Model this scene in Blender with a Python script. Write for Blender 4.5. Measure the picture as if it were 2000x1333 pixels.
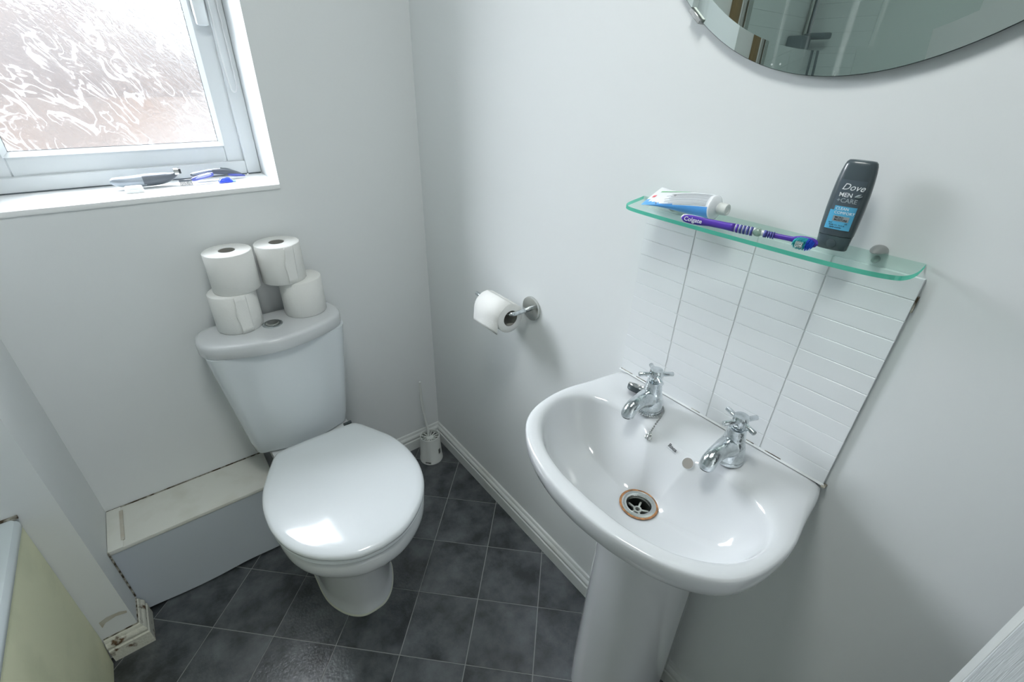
import bpy, bmesh, math, random
from mathutils import Vector, Matrix
random.seed(4)
PI = math.pi
for o in list(bpy.data.objects): bpy.data.objects.remove(o)
SC = bpy.context.scene
COL = SC.collection

# ------------------------------------------------------------------ camera
cam_d = bpy.data.cameras.new('camera'); cam = bpy.data.objects.new('camera', cam_d); COL.objects.link(cam)
cam_d.sensor_width = 36.0; cam_d.lens = 908.81 * 36 / 2000; cam_d.clip_start = 0.02
cam.rotation_mode = 'XYZ'
cam.rotation_euler = (1.04799731, -0.0235887582, -0.662054138)
cam.location = (-0.73255826, -1.40352022, 1.37959472)
SC.camera = cam

# ------------------------------------------------------------------ world, lights, exposure
W = bpy.data.worlds.new('overcast_sky'); SC.world = W; W.use_nodes = True
wn = W.node_tree; wn.nodes.clear()
wo = wn.nodes.new('ShaderNodeOutputWorld'); bg = wn.nodes.new('ShaderNodeBackground')
tc = wn.nodes.new('ShaderNodeTexCoord'); sp = wn.nodes.new('ShaderNodeSeparateXYZ'); rp = wn.nodes.new('ShaderNodeValToRGB')
wn.links.new(tc.outputs['Generated'], sp.inputs[0]); wn.links.new(sp.outputs['Z'], rp.inputs[0])
rp.color_ramp.elements[0].position = 0.0; rp.color_ramp.elements[0].color = (.78, .80, .83, 1)
rp.color_ramp.elements[1].position = 1.0; rp.color_ramp.elements[1].color = (1, 1, 1, 1)
wn.links.new(rp.outputs[0], bg.inputs['Color']); bg.inputs['Strength'].default_value = 1.5
wn.links.new(bg.outputs[0], wo.inputs['Surface'])

def area(name, loc, target, sx, sy, power, col):
    d = bpy.data.lights.new(name, 'AREA'); d.shape = 'RECTANGLE'; d.size = sx; d.size_y = sy; d.energy = power; d.color = col
    o = bpy.data.objects.new(name, d); COL.objects.link(o); o.location = loc
    o.rotation_euler = (Vector(target) - Vector(loc)).to_track_quat('-Z', 'Y').to_euler(); return o
# open sky above the yard, seen from the room only steeply up through the window
area('sky_light', (-1.35, 1.75, 2.75), (-.72, .2, 1.6), 3.4, 2.0, 1150, (.95, .96, 1.0))
area('zenith_sky_light', (-.85, 1.35, 4.0), (-.8, .2, 1.7), 2.0, 1.0, 190, (.95, .96, 1.0))  # extra sky panel, added to give the floor its bright window reflection
# fill panel added in the hall, shining through the open doorway behind the camera
KH, KC = 6.5, 9.2
area('hall_fill', (-.62, -3.4, 1.35), (-.62, -1.0, 1.2), 1.3, 2.0, KH, (.97, 1.0, .98))
area('ceiling_fill', (-.62, -1.05, 2.27), (-.62, -1.05, 0), .30, .30, KC, (.98, 1.0, .97))  # fill light added below the ceiling, no lamp is known there
SC.view_settings.view_transform = 'Standard'; SC.view_settings.look = 'None'
SC.view_settings.gamma = 1; SC.view_settings.use_curve_mapping = False
SC.view_settings.exposure = 0.0

# ------------------------------------------------------------------ materials
def mat(name, col=(.8, .8, .8), rough=.5, metal=0, spec=.5, coat=0, bump=None, var=None, trans=0, ior=1.45, sss=0):
    """bump=(scale, strength, distance)   var=(scale, other colour, low, high)"""
    m = bpy.data.materials.new(name); m.use_nodes = True; n = m.node_tree; b = n.nodes['Principled BSDF']
    b.inputs['Base Color'].default_value = (*col, 1); b.inputs['Roughness'].default_value = rough
    b.inputs['Metallic'].default_value = metal; b.inputs['Specular IOR Level'].default_value = spec
    b.inputs['Coat Weight'].default_value = coat; b.inputs['Coat Roughness'].default_value = .04
    b.inputs['Transmission Weight'].default_value = trans; b.inputs['IOR'].default_value = ior
    g = n.nodes.new('ShaderNodeNewGeometry')
    if bump:
        t = n.nodes.new('ShaderNodeTexNoise'); t.inputs['Scale'].default_value = bump[0]; t.inputs['Detail'].default_value = 4
        n.links.new(g.outputs['Position'], t.inputs['Vector'])
        u = n.nodes.new('ShaderNodeBump'); u.inputs['Strength'].default_value = bump[1]; u.inputs['Distance'].default_value = bump[2]
        n.links.new(t.outputs['Fac'], u.inputs['Height']); n.links.new(u.outputs[0], b.inputs['Normal'])
    if var:
        t = n.nodes.new('ShaderNodeTexNoise'); t.inputs['Scale'].default_value = var[0]; t.inputs['Detail'].default_value = 5
        n.links.new(g.outputs['Position'], t.inputs['Vector'])
        r = n.nodes.new('ShaderNodeValToRGB'); r.color_ramp.elements[0].position = var[2]; r.color_ramp.elements[1].position = var[3]
        r.color_ramp.elements[0].color = (*col, 1); r.color_ramp.elements[1].color = (*var[1], 1)
        n.links.new(t.outputs['Fac'], r.inputs[0]); n.links.new(r.outputs[0], b.inputs['Base Color'])
    return m
M = {}
M['wall'] = mat('wall_paint', (.765, .795, .80), .55, spec=.3, bump=(60, .12, .002))
M['gloss'] = mat('white_gloss_paint', (.72, .75, .74), .35, bump=(40, .15, .002), var=(9, (.63, .65, .60), .5, .85))
M['boxtop'] = mat('cream_gloss_paint', (.74, .75, .70), .45, bump=(30, .2, .002), var=(14, (.62, .62, .55), .5, .9))
M['boxfront'] = mat('grey_gloss_paint', (.52, .57, .62), .5, bump=(30, .1, .002))
M['dirty'] = mat('peeling_paint', (.68, .68, .60), .6, bump=(120, .6, .004), var=(38, (.12, .07, .035), .56, .66))
M['crack'] = mat('dirty_joint', (.055, .04, .022), .9, var=(60, (.45, .44, .38), .42, .6))
M['stain'] = mat('brown_water_stain', (.52, .48, .40), .6, var=(30, (.58, .58, .52), .4, .7))
M['ceramic'] = mat('white_ceramic', (.63, .655, .67), .10, spec=.5, coat=.5)
M['seat'] = mat('white_seat_plastic', (.72, .76, .78), .14, spec=.5, coat=.4)
M['cistern'] = mat('cistern_ceramic', (.70, .75, .78), .12, spec=.5, coat=.4)
M['upvc'] = mat('white_upvc', (.72, .76, .78), .28)
M['sill'] = mat('sill_paint', (.85, .87, .87), .4)
M['gasket'] = mat('grey_gasket', (.10, .12, .13), .7)
M['chrome'] = mat('chrome', (.72, .76, .78), .09, metal=1, bump=(210, .35, .0015), var=(90, (.52, .56, .58), .4, .7))
M['steel'] = mat('brushed_steel', (.62, .63, .61), .24, metal=1)
M['nickel'] = mat('satin_nickel', (.42, .43, .42), .3, metal=1)
M['tile'] = mat('glazed_white_tile', (.80, .83, .845), .27, coat=0, bump=(25, .15, .002))
M['grout'] = mat('grout', (.30, .31, .31), .8)
M['grout_w'] = mat('white_grout', (.74, .77, .77), .8)
M['paper'] = mat('toilet_paper', (.80, .81, .79), .9, spec=.1, bump=(260, .35, .002))
M['card'] = mat('cardboard_core', (.34, .34, .31), .9)
M['plastic_w'] = mat('white_plastic', (.68, .71, .69), .35)
M['bathpanel'] = mat('cream_bath_panel', (.86, .87, .62), .45, var=(5, (.76, .78, .55), .45, .6), bump=(20, .1, .002))
M['bath'] = mat('bath_acrylic', (.66, .73, .76), .18, coat=.3)
M['rubber'] = mat('dark_rubber', (.05, .065, .07), .35)
M['dark'] = mat('dark_hole', (.012, .016, .012), .5)
M['rust'] = mat('rusty_ring', (.45, .20, .07), .7, var=(160, (.22, .12, .06), .4, .6))
M['grate'] = mat('scaled_grate', (.50, .53, .50), .4, metal=.4, bump=(300, .5, .001))
M['bottle'] = mat('slate_bottle_plastic', (.055, .075, .085), .28, coat=.15)
M['bottlecap'] = mat('slate_cap_plastic', (.06, .085, .095), .24, coat=.2)
M['labdark'] = mat('label_dark', (.075, .10, .12), .35)
M['labblue'] = mat('label_blue', (.10, .42, .66), .35)
M['silver'] = mat('label_silver', (.45, .50, .53), .3, metal=.6)
M['white'] = mat('print_white', (.85, .88, .9), .4)
M['ink'] = mat('dark_print', (.03, .035, .04), .5)
M['greyink'] = mat('grey_print', (.25, .28, .30), .5)
M['purple'] = mat('purple_rubber', (.085, .035, .36), .35)
M['navy'] = mat('navy_rubber', (.05, .06, .24), .4)
M['brushwhite'] = mat('toothbrush_white', (.80, .82, .84), .3)
M['tubewhite'] = mat('tube_laminate', (.80, .83, .86), .25, coat=.2)
M['tubeblue'] = mat('tube_blue', (.10, .36, .80), .28, coat=.2)
M['tubegreen'] = mat('tube_green', (.16, .50, .22), .3)
M['red'] = mat('tube_red', (.75, .06, .08), .3)
M['teal'] = mat('teal_bristles', (.03, .42, .46), .5)
M['bluebr'] = mat('blue_bristles', (.02, .09, .62), .5)
M['wbr'] = mat('white_bristles', (.80, .88, .88), .5)
M['trimsilver'] = mat('silver_plastic', (.30, .34, .38), .35, metal=.2)
M['trimgrey'] = mat('grey_plastic', (.10, .115, .135), .4)
M['lilac'] = mat('lilac_rubber', (.10, .12, .42), .4)
M['brightblue'] = mat('bright_blue_plastic', (.06, .12, .85), .2, trans=.3)
M['screenbrown'] = mat('brown_trim', (.23, .17, .09), .5)
M['gold'] = mat('gold_strip', (.62, .42, .22), .35, metal=.4)
M['showerdark'] = mat('slate_shower_unit', (.17, .20, .23), .3)
M['brick'] = mat('yard_render', (.375, .36, .345), .9, var=(2.2, (.34, .36, .37), .4, .6))
M['slate'] = mat('neighbour_render', (.325, .36, .385), .9, var=(3, (.39, .415, .43), .35, .65))
M['house'] = mat('house_brick', (.20, .12, .09), .9)
M['yard'] = mat('yard_ground', (.4, .4, .38), .9)

def edge_glass():
    m = bpy.data.materials.new('shelf_glass_edge'); m.use_nodes = True; n = m.node_tree; n.nodes.clear()
    o = n.nodes.new('ShaderNodeOutputMaterial'); d = n.nodes.new('ShaderNodeBsdfDiffuse'); t = n.nodes.new('ShaderNodeBsdfTranslucent')
    g = n.nodes.new('ShaderNodeBsdfGlossy'); a = n.nodes.new('ShaderNodeMixShader'); b = n.nodes.new('ShaderNodeMixShader')
    d.inputs[0].default_value = (.09, .52, .38, 1); t.inputs[0].default_value = (.13, .66, .48, 1); g.inputs['Roughness'].default_value = .1
    g.inputs[0].default_value = (.8, 1, .92, 1)
    a.inputs[0].default_value = .5; b.inputs[0].default_value = .10
    n.links.new(d.outputs[0], a.inputs[1]); n.links.new(t.outputs[0], a.inputs[2]); n.links.new(a.outputs[0], b.inputs[1]); n.links.new(g.outputs[0], b.inputs[2])
    n.links.new(b.outputs[0], o.inputs[0]); return m
def sheet_glass(name, tint, milk, milkcol, refl=.3):
    m = bpy.data.materials.new(name); m.use_nodes = True; n = m.node_tree; n.nodes.clear()
    o = n.nodes.new('ShaderNodeOutputMaterial'); t = n.nodes.new('ShaderNodeBsdfTransparent'); d = n.nodes.new('ShaderNodeBsdfDiffuse')
    g = n.nodes.new('ShaderNodeBsdfGlossy'); f = n.nodes.new('ShaderNodeLayerWeight'); a = n.nodes.new('ShaderNodeMixShader'); b = n.nodes.new('ShaderNodeMixShader')
    t.inputs[0].default_value = (*tint, 1); d.inputs[0].default_value = (*milkcol, 1); g.inputs['Roughness'].default_value = .03
    a.inputs[0].default_value = milk; f.inputs['Blend'].default_value = refl
    n.links.new(t.outputs[0], a.inputs[1]); n.links.new(d.outputs[0], a.inputs[2])
    q = n.nodes.new('ShaderNodeMath'); q.operation = 'MULTIPLY'; q.inputs[1].default_value = .10; n.links.new(f.outputs['Facing'], q.inputs[0]); n.links.new(q.outputs[0], b.inputs[0]); n.links.new(a.outputs[0], b.inputs[1]); n.links.new(g.outputs[0], b.inputs[2])
    n.links.new(b.outputs[0], o.inputs[0]); return m
M['shelfedge'] = edge_glass()
M['shelfglass'] = sheet_glass('shelf_glass', (.94, .988, .972), .06, (.46, .80, .70), .30)
M['screenglass'] = sheet_glass('screen_glass', (.93, .96, .95), .03, (.6, .65, .63), .3)

def window_glass():
    m = bpy.data.materials.new('crinkled_obscure_glass'); m.use_nodes = True; n = m.node_tree; n.nodes.clear(); L = n.links
    o = n.nodes.new('ShaderNodeOutputMaterial'); g = n.nodes.new('ShaderNodeNewGeometry')
    m0 = n.nodes.new('ShaderNodeMapping'); m0.inputs['Rotation'].default_value = (0, -.9, 0); L.new(g.outputs['Position'], m0.inputs['Vector'])
    mp = n.nodes.new('ShaderNodeMapping'); mp.inputs['Scale'].default_value = (1.0, 1, 2.3); L.new(m0.outputs[0], mp.inputs['Vector'])
    w = n.nodes.new('ShaderNodeTexNoise'); w.inputs['Scale'].default_value = 13; w.inputs['Detail'].default_value = 2; w.inputs['Distortion'].default_value = 1.6
    L.new(mp.outputs[0], w.inputs['Vector'])
    r = n.nodes.new('ShaderNodeMath'); r.operation = 'SUBTRACT'; r.inputs[1].default_value = .5; L.new(w.outputs['Fac'], r.inputs[0])
    ab = n.nodes.new('ShaderNodeMath'); ab.operation = 'ABSOLUTE'; L.new(r.outputs[0], ab.inputs[0])
    rg = n.nodes.new('ShaderNodeMapRange'); rg.inputs['From Min'].default_value = 0; rg.inputs['From Max'].default_value = .045; rg.inputs['To Min'].default_value = 1; rg.inputs['To Max'].default_value = 0
    L.new(ab.outputs[0], rg.inputs['Value'])
    mk = n.nodes.new('ShaderNodeTexNoise'); mk.inputs['Scale'].default_value = 16; mk.inputs['Detail'].default_value = 1; L.new(g.outputs['Position'], mk.inputs['Vector'])
    mkr = n.nodes.new('ShaderNodeMapRange'); mkr.inputs['From Min'].default_value = .44; mkr.inputs['From Max'].default_value = .62; L.new(mk.outputs['Fac'], mkr.inputs['Value'])
    rgm = n.nodes.new('ShaderNodeMath'); rgm.operation = 'MULTIPLY'; L.new(rg.outputs[0], rgm.inputs[0]); L.new(mkr.outputs[0], rgm.inputs[1]); rgf = n.nodes.new('ShaderNodeMath'); rgf.operation = 'MULTIPLY_ADD'; rgf.inputs[1].default_value = .42; rgf.inputs[2].default_value = .01; L.new(rgm.outputs[0], rgf.inputs[0])
    w2 = n.nodes.new('ShaderNodeTexNoise'); w2.inputs['Scale'].default_value = 34; w2.inputs['Detail'].default_value = 3; w2.inputs['Distortion'].default_value = 2.2
    L.new(mp.outputs[0], w2.inputs['Vector'])
    ad = n.nodes.new('ShaderNodeMath'); ad.operation = 'MULTIPLY_ADD'; ad.inputs[1].default_value = .7
    L.new(w2.outputs['Fac'], ad.inputs[0]); L.new(rgm.outputs[0], ad.inputs[2])
    u = n.nodes.new('ShaderNodeBump'); u.inputs['Strength'].default_value = 1.0; u.inputs['Distance'].default_value = .009; L.new(ad.outputs[0], u.inputs['Height'])
    rf = n.nodes.new('ShaderNodeBsdfRefraction'); rf.inputs['IOR'].default_value = 1.16; rf.inputs['Roughness'].default_value = .06; L.new(u.outputs[0], rf.inputs['Normal'])
    rf.inputs[0].default_value = (.90, .93, .95, 1)
    tl = n.nodes.new('ShaderNodeBsdfTranslucent'); tl.inputs[0].default_value = (.86, .90, .93, 1); L.new(u.outputs[0], tl.inputs['Normal'])
    tr = n.nodes.new('ShaderNodeBsdfTransparent'); tr.inputs[0].default_value = (.92, .95, .97, 1)
    gl = n.nodes.new('ShaderNodeBsdfGlossy'); gl.inputs['Roughness'].default_value = .12; L.new(u.outputs[0], gl.inputs['Normal'])
    a = n.nodes.new('ShaderNodeMixShader'); L.new(rgf.outputs[0], a.inputs[0]); L.new(rf.outputs[0], a.inputs[1]); L.new(tl.outputs[0], a.inputs[2])
    b = n.nodes.new('ShaderNodeMixShader'); b.inputs[0].default_value = .38; L.new(a.outputs[0], b.inputs[1]); L.new(tr.outputs[0], b.inputs[2])
    c = n.nodes.new('ShaderNodeMixShader'); c.inputs[0].default_value = .06; L.new(b.outputs[0], c.inputs[1]); L.new(gl.outputs[0], c.inputs[2])
    L.new(c.outputs[0], o.inputs[0]); return m
M['window'] = window_glass()

def floor_tile():
    m = bpy.data.materials.new('slate_vinyl_tile'); m.use_nodes = True; n = m.node_tree; b = n.nodes['Principled BSDF']; L = n.links
    g = n.nodes.new('ShaderNodeNewGeometry'); oi = n.nodes.new('ShaderNodeObjectInfo')
    ml = n.nodes.new('ShaderNodeVectorMath'); ml.operation = 'ADD'; L.new(g.outputs['Position'], ml.inputs[0])
    sc = n.nodes.new('ShaderNodeVectorMath'); sc.operation = 'SCALE'; sc.inputs['Scale'].default_value = 9
    L.new(oi.outputs['Random'], sc.inputs[0]); L.new(sc.outputs[0], ml.inputs[1])
    t = n.nodes.new('ShaderNodeTexNoise'); t.inputs['Scale'].default_value = 11; t.inputs['Detail'].default_value = 8; t.inputs['Roughness'].default_value = .62; L.new(ml.outputs[0], t.inputs['Vector'])
    r = n.nodes.new('ShaderNodeValToRGB'); r.color_ramp.elements[0].position = .36; r.color_ramp.elements[1].position = .70
    r.color_ramp.elements[0].color = (.022, .026, .030, 1); r.color_ramp.elements[1].color = (.125, .138, .150, 1)
    L.new(t.outputs['Fac'], r.inputs[0]); L.new(r.outputs[0], b.inputs['Base Color'])
    t2 = n.nodes.new('ShaderNodeTexNoise'); t2.inputs['Scale'].default_value = 130; t2.inputs['Detail'].default_value = 4; L.new(g.outputs['Position'], t2.inputs['Vector'])
    u = n.nodes.new('ShaderNodeBump'); u.inputs['Strength'].default_value = .5; u.inputs['Distance'].default_value = .002; L.new(t2.outputs['Fac'], u.inputs['Height']); L.new(u.outputs[0], b.inputs['Normal'])
    b.inputs['Coat Weight'].default_value = .6; b.inputs['Coat Roughness'].default_value = .16; L.new(u.outputs[0], b.inputs['Coat Normal']); b.inputs['Roughness'].default_value = .3; b.inputs['Specular IOR Level'].default_value = .5; return m
M['floortile'] = floor_tile()

def mirror_mat():
    m = bpy.data.materials.new('spotted_mirror'); m.use_nodes = True; n = m.node_tree; n.nodes.clear(); L = n.links
    o = n.nodes.new('ShaderNodeOutputMaterial'); g = n.nodes.new('ShaderNodeNewGeometry')
    gl = n.nodes.new('ShaderNodeBsdfGlossy'); gl.inputs[0].default_value = (.58, .64, .61, 1); gl.inputs['Roughness'].default_value = 0
    d = n.nodes.new('ShaderNodeBsdfDiffuse'); d.inputs[0].default_value = (.75, .82, .80, 1)
    # dried water drops and runs on the glass
    v = n.nodes.new('ShaderNodeTexVoronoi'); v.inputs['Scale'].default_value = 60; L.new(g.outputs['Position'], v.inputs['Vector'])
    m1 = n.nodes.new('ShaderNodeMapRange'); m1.inputs['From Min'].default_value = .06; m1.inputs['From Max'].default_value = .10; m1.inputs['To Min'].default_value = .55; m1.inputs['To Max'].default_value = 0
    L.new(v.outputs['Distance'], m1.inputs['Value'])
    wn_ = n.nodes.new('ShaderNodeTexNoise'); wn_.inputs['Scale'].default_value = 14; L.new(g.outputs['Position'], wn_.inputs['Vector'])
    m3 = n.nodes.new('ShaderNodeMapRange'); m3.inputs['From Min'].default_value = .52; m3.inputs['From Max'].default_value = .6; L.new(wn_.outputs['Fac'], m3.inputs['Value'])
    mm = n.nodes.new('ShaderNodeMath'); mm.operation = 'MULTIPLY'; L.new(m1.outputs[0], mm.inputs[0]); L.new(m3.outputs[0], mm.inputs[1])
    mp = n.nodes.new('ShaderNodeMapping'); mp.inputs['Scale'].default_value = (1, 62, 1.6); mp.inputs['Location'].default_value = (0, .35, 0); L.new(g.outputs['Position'], mp.inputs['Vector'])
    s = n.nodes.new('ShaderNodeTexNoise'); s.inputs['Scale'].default_value = 1; s.inputs['Detail'].default_value = 1; L.new(mp.outputs[0], s.inputs['Vector'])
    m2 = n.nodes.new('ShaderNodeMapRange'); m2.inputs['From Min'].default_value = .63; m2.inputs['From Max'].default_value = .72; m2.inputs['To Max'].default_value = .22; L.new(s.outputs['Fac'], m2.inputs['Value'])
    ad = n.nodes.new('ShaderNodeMath'); ad.operation = 'ADD'; ad.use_clamp = True; L.new(mm.outputs[0], ad.inputs[0]); L.new(m2.outputs[0], ad.inputs[1])
    x = n.nodes.new('ShaderNodeMixShader'); L.new(ad.outputs[0], x.inputs[0]); L.new(gl.outputs[0], x.inputs[1]); L.new(d.outputs[0], x.inputs[2]); L.new(x.outputs[0], o.inputs[0]); return m
M['mirror'] = mirror_mat()

def grain():
    m = mat('white_grained_door', (.70, .74, .76), .4); n = m.node_tree; b = n.nodes['Principled BSDF']
    g = n.nodes.new('ShaderNodeNewGeometry'); mp = n.nodes.new('ShaderNodeMapping'); mp.inputs['Scale'].default_value = (260, 260, 9)
    t = n.nodes.new('ShaderNodeTexNoise'); t.inputs['Scale'].default_value = 2; t.inputs['Detail'].default_value = 5; t.inputs['Distortion'].default_value = .5
    u = n.nodes.new('ShaderNodeBump'); u.inputs['Strength'].default_value = 1; u.inputs['Distance'].default_value = .0012
    n.links.new(g.outputs['Position'], mp.inputs[0]); n.links.new(mp.outputs[0], t.inputs['Vector']); n.links.new(t.outputs['Fac'], u.inputs['Height']); n.links.new(u.outputs[0], b.inputs['Normal'])
    return m
M['grain'] = grain()

# ------------------------------------------------------------------ helpers
def link(name, me, m=None, parent=None, smooth=None):
    o = bpy.data.objects.new(name, me); COL.objects.link(o)
    if m is not None: me.materials.append(M[m] if isinstance(m, str) else m)
    if parent is not None: o.parent = parent
    if smooth is not None:
        for p in me.polygons: p.use_smooth = True
        me.set_sharp_from_angle(angle=math.radians(smooth))
    return o
def from_bm(name, bm, m, parent=None, smooth=40):
    bmesh.ops.recalc_face_normals(bm, faces=bm.faces)
    me = bpy.data.meshes.new(name); bm.to_mesh(me); bm.free(); return link(name, me, m, parent, smooth)
def tag(o, label, cat, group=None):
    o['label'] = label; o['category'] = cat
    if group: o['group'] = group
    return o
def thing(name, label, cat, loc=(0, 0, 0), group=None):
    o = bpy.data.objects.new(name, None); COL.objects.link(o); o.location = loc; o.empty_display_size = .02
    return tag(o, label, cat, group)
def under(parent):                       # parts are modelled in room coordinates; this keeps them there under a moved Empty
    inv = Matrix.Translation(parent.location).inverted()
    for c in parent.children: c.matrix_parent_inverse = inv
def struct(o): o['kind'] = 'structure'; return o
def box(bm, lo, hi, bev=0, seg=2):
    r = bmesh.ops.create_cube(bm, size=1); vs = r['verts']
    for v in vs:
        v.co = Vector(((lo[i] + hi[i]) / 2 + v.co[i] * (hi[i] - lo[i])) for i in range(3))
    if bev:
        es = list({e for v in vs for e in v.link_edges}); bmesh.ops.bevel(bm, geom=es, offset=bev, segments=seg, affect='EDGES', profile=.5)
def boxo(name, lo, hi, m, parent=None, bev=0, smooth=40):
    bm = bmesh.new(); box(bm, lo, hi, bev); return from_bm(name, bm, m, parent, smooth)
def loft(bm, rings, cap0=True, cap1=True, closed=True):
    vr = [[bm.verts.new(p) for p in r] for r in rings]; n = len(rings[0])
    for a, b in zip(vr, vr[1:]):
        for i in range(n if closed else n - 1):
            j = (i + 1) % n; bm.faces.new((a[i], a[j], b[j], b[i]))
    if cap0: bm.faces.new(vr[0][::-1])
    if cap1: bm.faces.new(vr[-1])
    return vr
def lathe(bm, prof, n=40, mtx=Matrix(), cap0=True, cap1=True):
    rings = [[mtx @ Vector((r * math.cos(2 * PI * i / n), r * math.sin(2 * PI * i / n), z)) for i in range(n)] for r, z in prof]
    loft(bm, rings, cap0, cap1)
def frame(origin, zaxis, xhint=(1, 0, 0)):
    z = Vector(zaxis).normalized(); x = Vector(xhint); x = (x - z * x.dot(z)).normalized(); y = z.cross(x)
    m = Matrix((x, y, z)).transposed().to_4x4(); m.translation = Vector(origin); return m
def tube(bm, pts, rad, n=12, sub=1, flat=1.0, caps=True, up=(0, 0, 1)):
    pts = [Vector(p) for p in pts]
    if not hasattr(rad, '__len__'): rad = [rad] * len(pts)
    if sub > 1: pts, rad = crm(pts, rad, sub)
    rings = []
    for i, p in enumerate(pts):
        t = (pts[min(i + 1, len(pts) - 1)] - pts[max(i - 1, 0)]).normalized()
        u = Vector(up) - t * t.dot(Vector(up))
        if u.length < 1e-3: u = Vector((1, 0, 0)) - t * t.x
        u.normalize(); v = t.cross(u)
        rings.append([p + (u * math.cos(2 * PI * k / n) * flat + v * math.sin(2 * PI * k / n)) * rad[i] for k in range(n)])
    loft(bm, rings, caps, caps)
def crm(pts, rad, sub, closed=False):
    P = [Vector(p) for p in pts]; n = len(P); op = []; orr = []
    rng = n if closed else n - 1
    for i in range(rng):
        g = (lambda k: P[k % n]) if closed else (lambda k: P[max(0, min(n - 1, k))])
        h = (lambda k: rad[k % n]) if closed else (lambda k: rad[max(0, min(n - 1, k))])
        for s in range(sub):
            t = s / sub
            def f(a, b, c, d): return .5 * ((2 * b) + (c - a) * t + (2 * a - 5 * b + 4 * c - d) * t * t + (3 * b - a - 3 * c + d) * t ** 3)
            op.append(f(g(i - 1), g(i), g(i + 1), g(i + 2))); orr.append(f(h(i - 1), h(i), h(i + 1), h(i + 2)))
    if not closed: op.append(P[-1]); orr.append(rad[-1])
    return op, orr
def mirror_outline(half, sub=6, cx=0, sharp=()):
    """half: list (s, w) along the axis, from back to front, w = half width; returns closed outline of (w, s)"""
    p, _ = crm([(w, s, 0) for s, w in half], [0] * len(half), sub)
    right = [(max(v.x, 0), v.y) for v in p]
    left = [(-x, y) for x, y in reversed(right) if x > 1e-6]
    if right[0][0] < 1e-6: pass
    return [(cx + x, y) for x, y in right] + [(cx + x, y) for x, y in left]
def prism(name, outline, axis, a, b, m, parent=None, bev=0, smooth=40):
    """outline of 2-D points; axis 'x','y' or 'z' is the extrusion axis"""
    f = {'x': lambda p, t: (t, p[0], p[1]), 'y': lambda p, t: (p[0], t, p[1]), 'z': lambda p, t: (p[0], p[1], t)}[axis]
    bm = bmesh.new(); loft(bm, [[f(p, a) for p in outline], [f(p, b) for p in outline]])
    if bev:
        es = [e for e in bm.edges if len(e.link_faces) == 2 and any(len(fa.verts) > 4 for fa in e.link_faces)]
        bmesh.ops.bevel(bm, geom=es, offset=bev, segments=2, affect='EDGES', profile=.5)
    return from_bm(name, bm, m, parent, smooth)
def inset(ring, d, O=None):
    cx = sum(p[0] for p in ring) / len(ring); cy = sum(p[1] for p in ring) / len(ring); out = []; n = len(ring)
    for i, p in enumerate(ring):
        a = ring[i - 1]; b = ring[(i + 1) % n]; t = Vector((b[0] - a[0], b[1] - a[1])); nn = Vector((-t.y, t.x)).normalized()
        if nn.dot(Vector((cx - p[0], cy - p[1]))) < 0: nn = -nn
        out.append((p[0] + nn.x * d, p[1] + nn.y * d))
    return out
def text(name, s, origin, xdir, normal, size, m, parent, depth=.0002, shear=0, bold=0, align='LEFT'):
    c = bpy.data.curves.new(name, 'FONT'); c.body = s; c.size = size; c.extrude = depth; c.shear = shear; c.offset = bold; c.align_x = align
    c.resolution_u = 3
    t = bpy.data.objects.new('tmp', c); COL.objects.link(t)
    me = bpy.data.meshes.new_from_object(t.evaluated_get(bpy.context.evaluated_depsgraph_get())); bpy.data.objects.remove(t)
    x = Vector(xdir).normalized(); z = Vector(normal); z = (z - x * x.dot(z)).normalized(); y = z.cross(x)
    mt = Matrix((x, y, z)).transposed().to_4x4(); mt.translation = Vector(origin); me.transform(mt)
    me.materials.clear(); return link(name, me, m, parent)

# ------------------------------------------------------------------ room shell
XN, YN, XL, YF, H = -1.0677, -.2512, -1.85, -2.32, 2.35      # partition corner, left wall, front wall, ceiling
SZ, WX0, WX1, WT, WY = 1.1065, -1.03, -.4244, 2.02, .186      # sill height, window opening, frame plane
def quads(name, lst, m, parent=None):
    bm = bmesh.new()
    for lo, hi in lst: box(bm, lo, hi)
    return from_bm(name, bm, m, parent, 30)
struct(quads('wall_back', [((XN - .9, 0, 0), (.12, .30, SZ - .012)), ((XN - .9, 0, WT), (.12, .30, H)), ((XN - .9, 0, SZ - .012), (WX0, .30, WT)), ((WX1, 0, SZ - .012), (.12, .30, WT))], 'wall'))
struct(quads('wall_right', [((0, YF - .1, 0), (.12, 0, H))], 'wall'))
struct(quads('wall_left', [((XL - .12, YF - .1, 0), (XL, 0, H))], 'wall'))
wn_part = struct(quads('wall_partition', [((XL, YN, 0), (XN, 0, H))], 'wall'))
struct(quads('wall_front', [((XL - .12, YF - .12, 0), (-.98, YF, H)), ((-.22, YF - .12, 0), (0, YF, H)), ((-.98, YF - .12, 2.0), (-.22, YF, H))], 'wall'))
struct(quads('ceiling', [((XL - .12, YF - .12, H), (.12, .30, H + .1))], 'wall'))
struct(quads('wall_hall', [((-1.5, YF - 1.3, -.0), (-1.4, YF - .12, H)), ((.2, YF - 1.3, 0), (.3, YF - .12, H)), ((-1.5, YF - 1.4, 0), (.3, YF - 1.3, H)), ((-1.5, YF - 1.4, H), (.3, YF - .12, H + .1))], 'wall'))  # unseen hall box, added to keep sky light out of the doorway
# wall tiling round the bath, seen in the mirror
bm = bmesh.new()
for k in range(34):
    z0 = .575 + k * .052
    for xa, xb in ((-1.845, -1.5912), (-1.5888, -1.335)):
        box(bm, (xa, YN - .006, z0), (xb, YN, z0 + .0515))
    for i in range(1):
        y0 = YN - .008 - i * .255
        box(bm, (XL, y0 - .252, z0), (XL + .006, y0, z0 + .0515))
wt = from_bm('wall_tiling', bm, 'tile', wn_part, 30); wt['kind'] = 'stuff'

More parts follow.
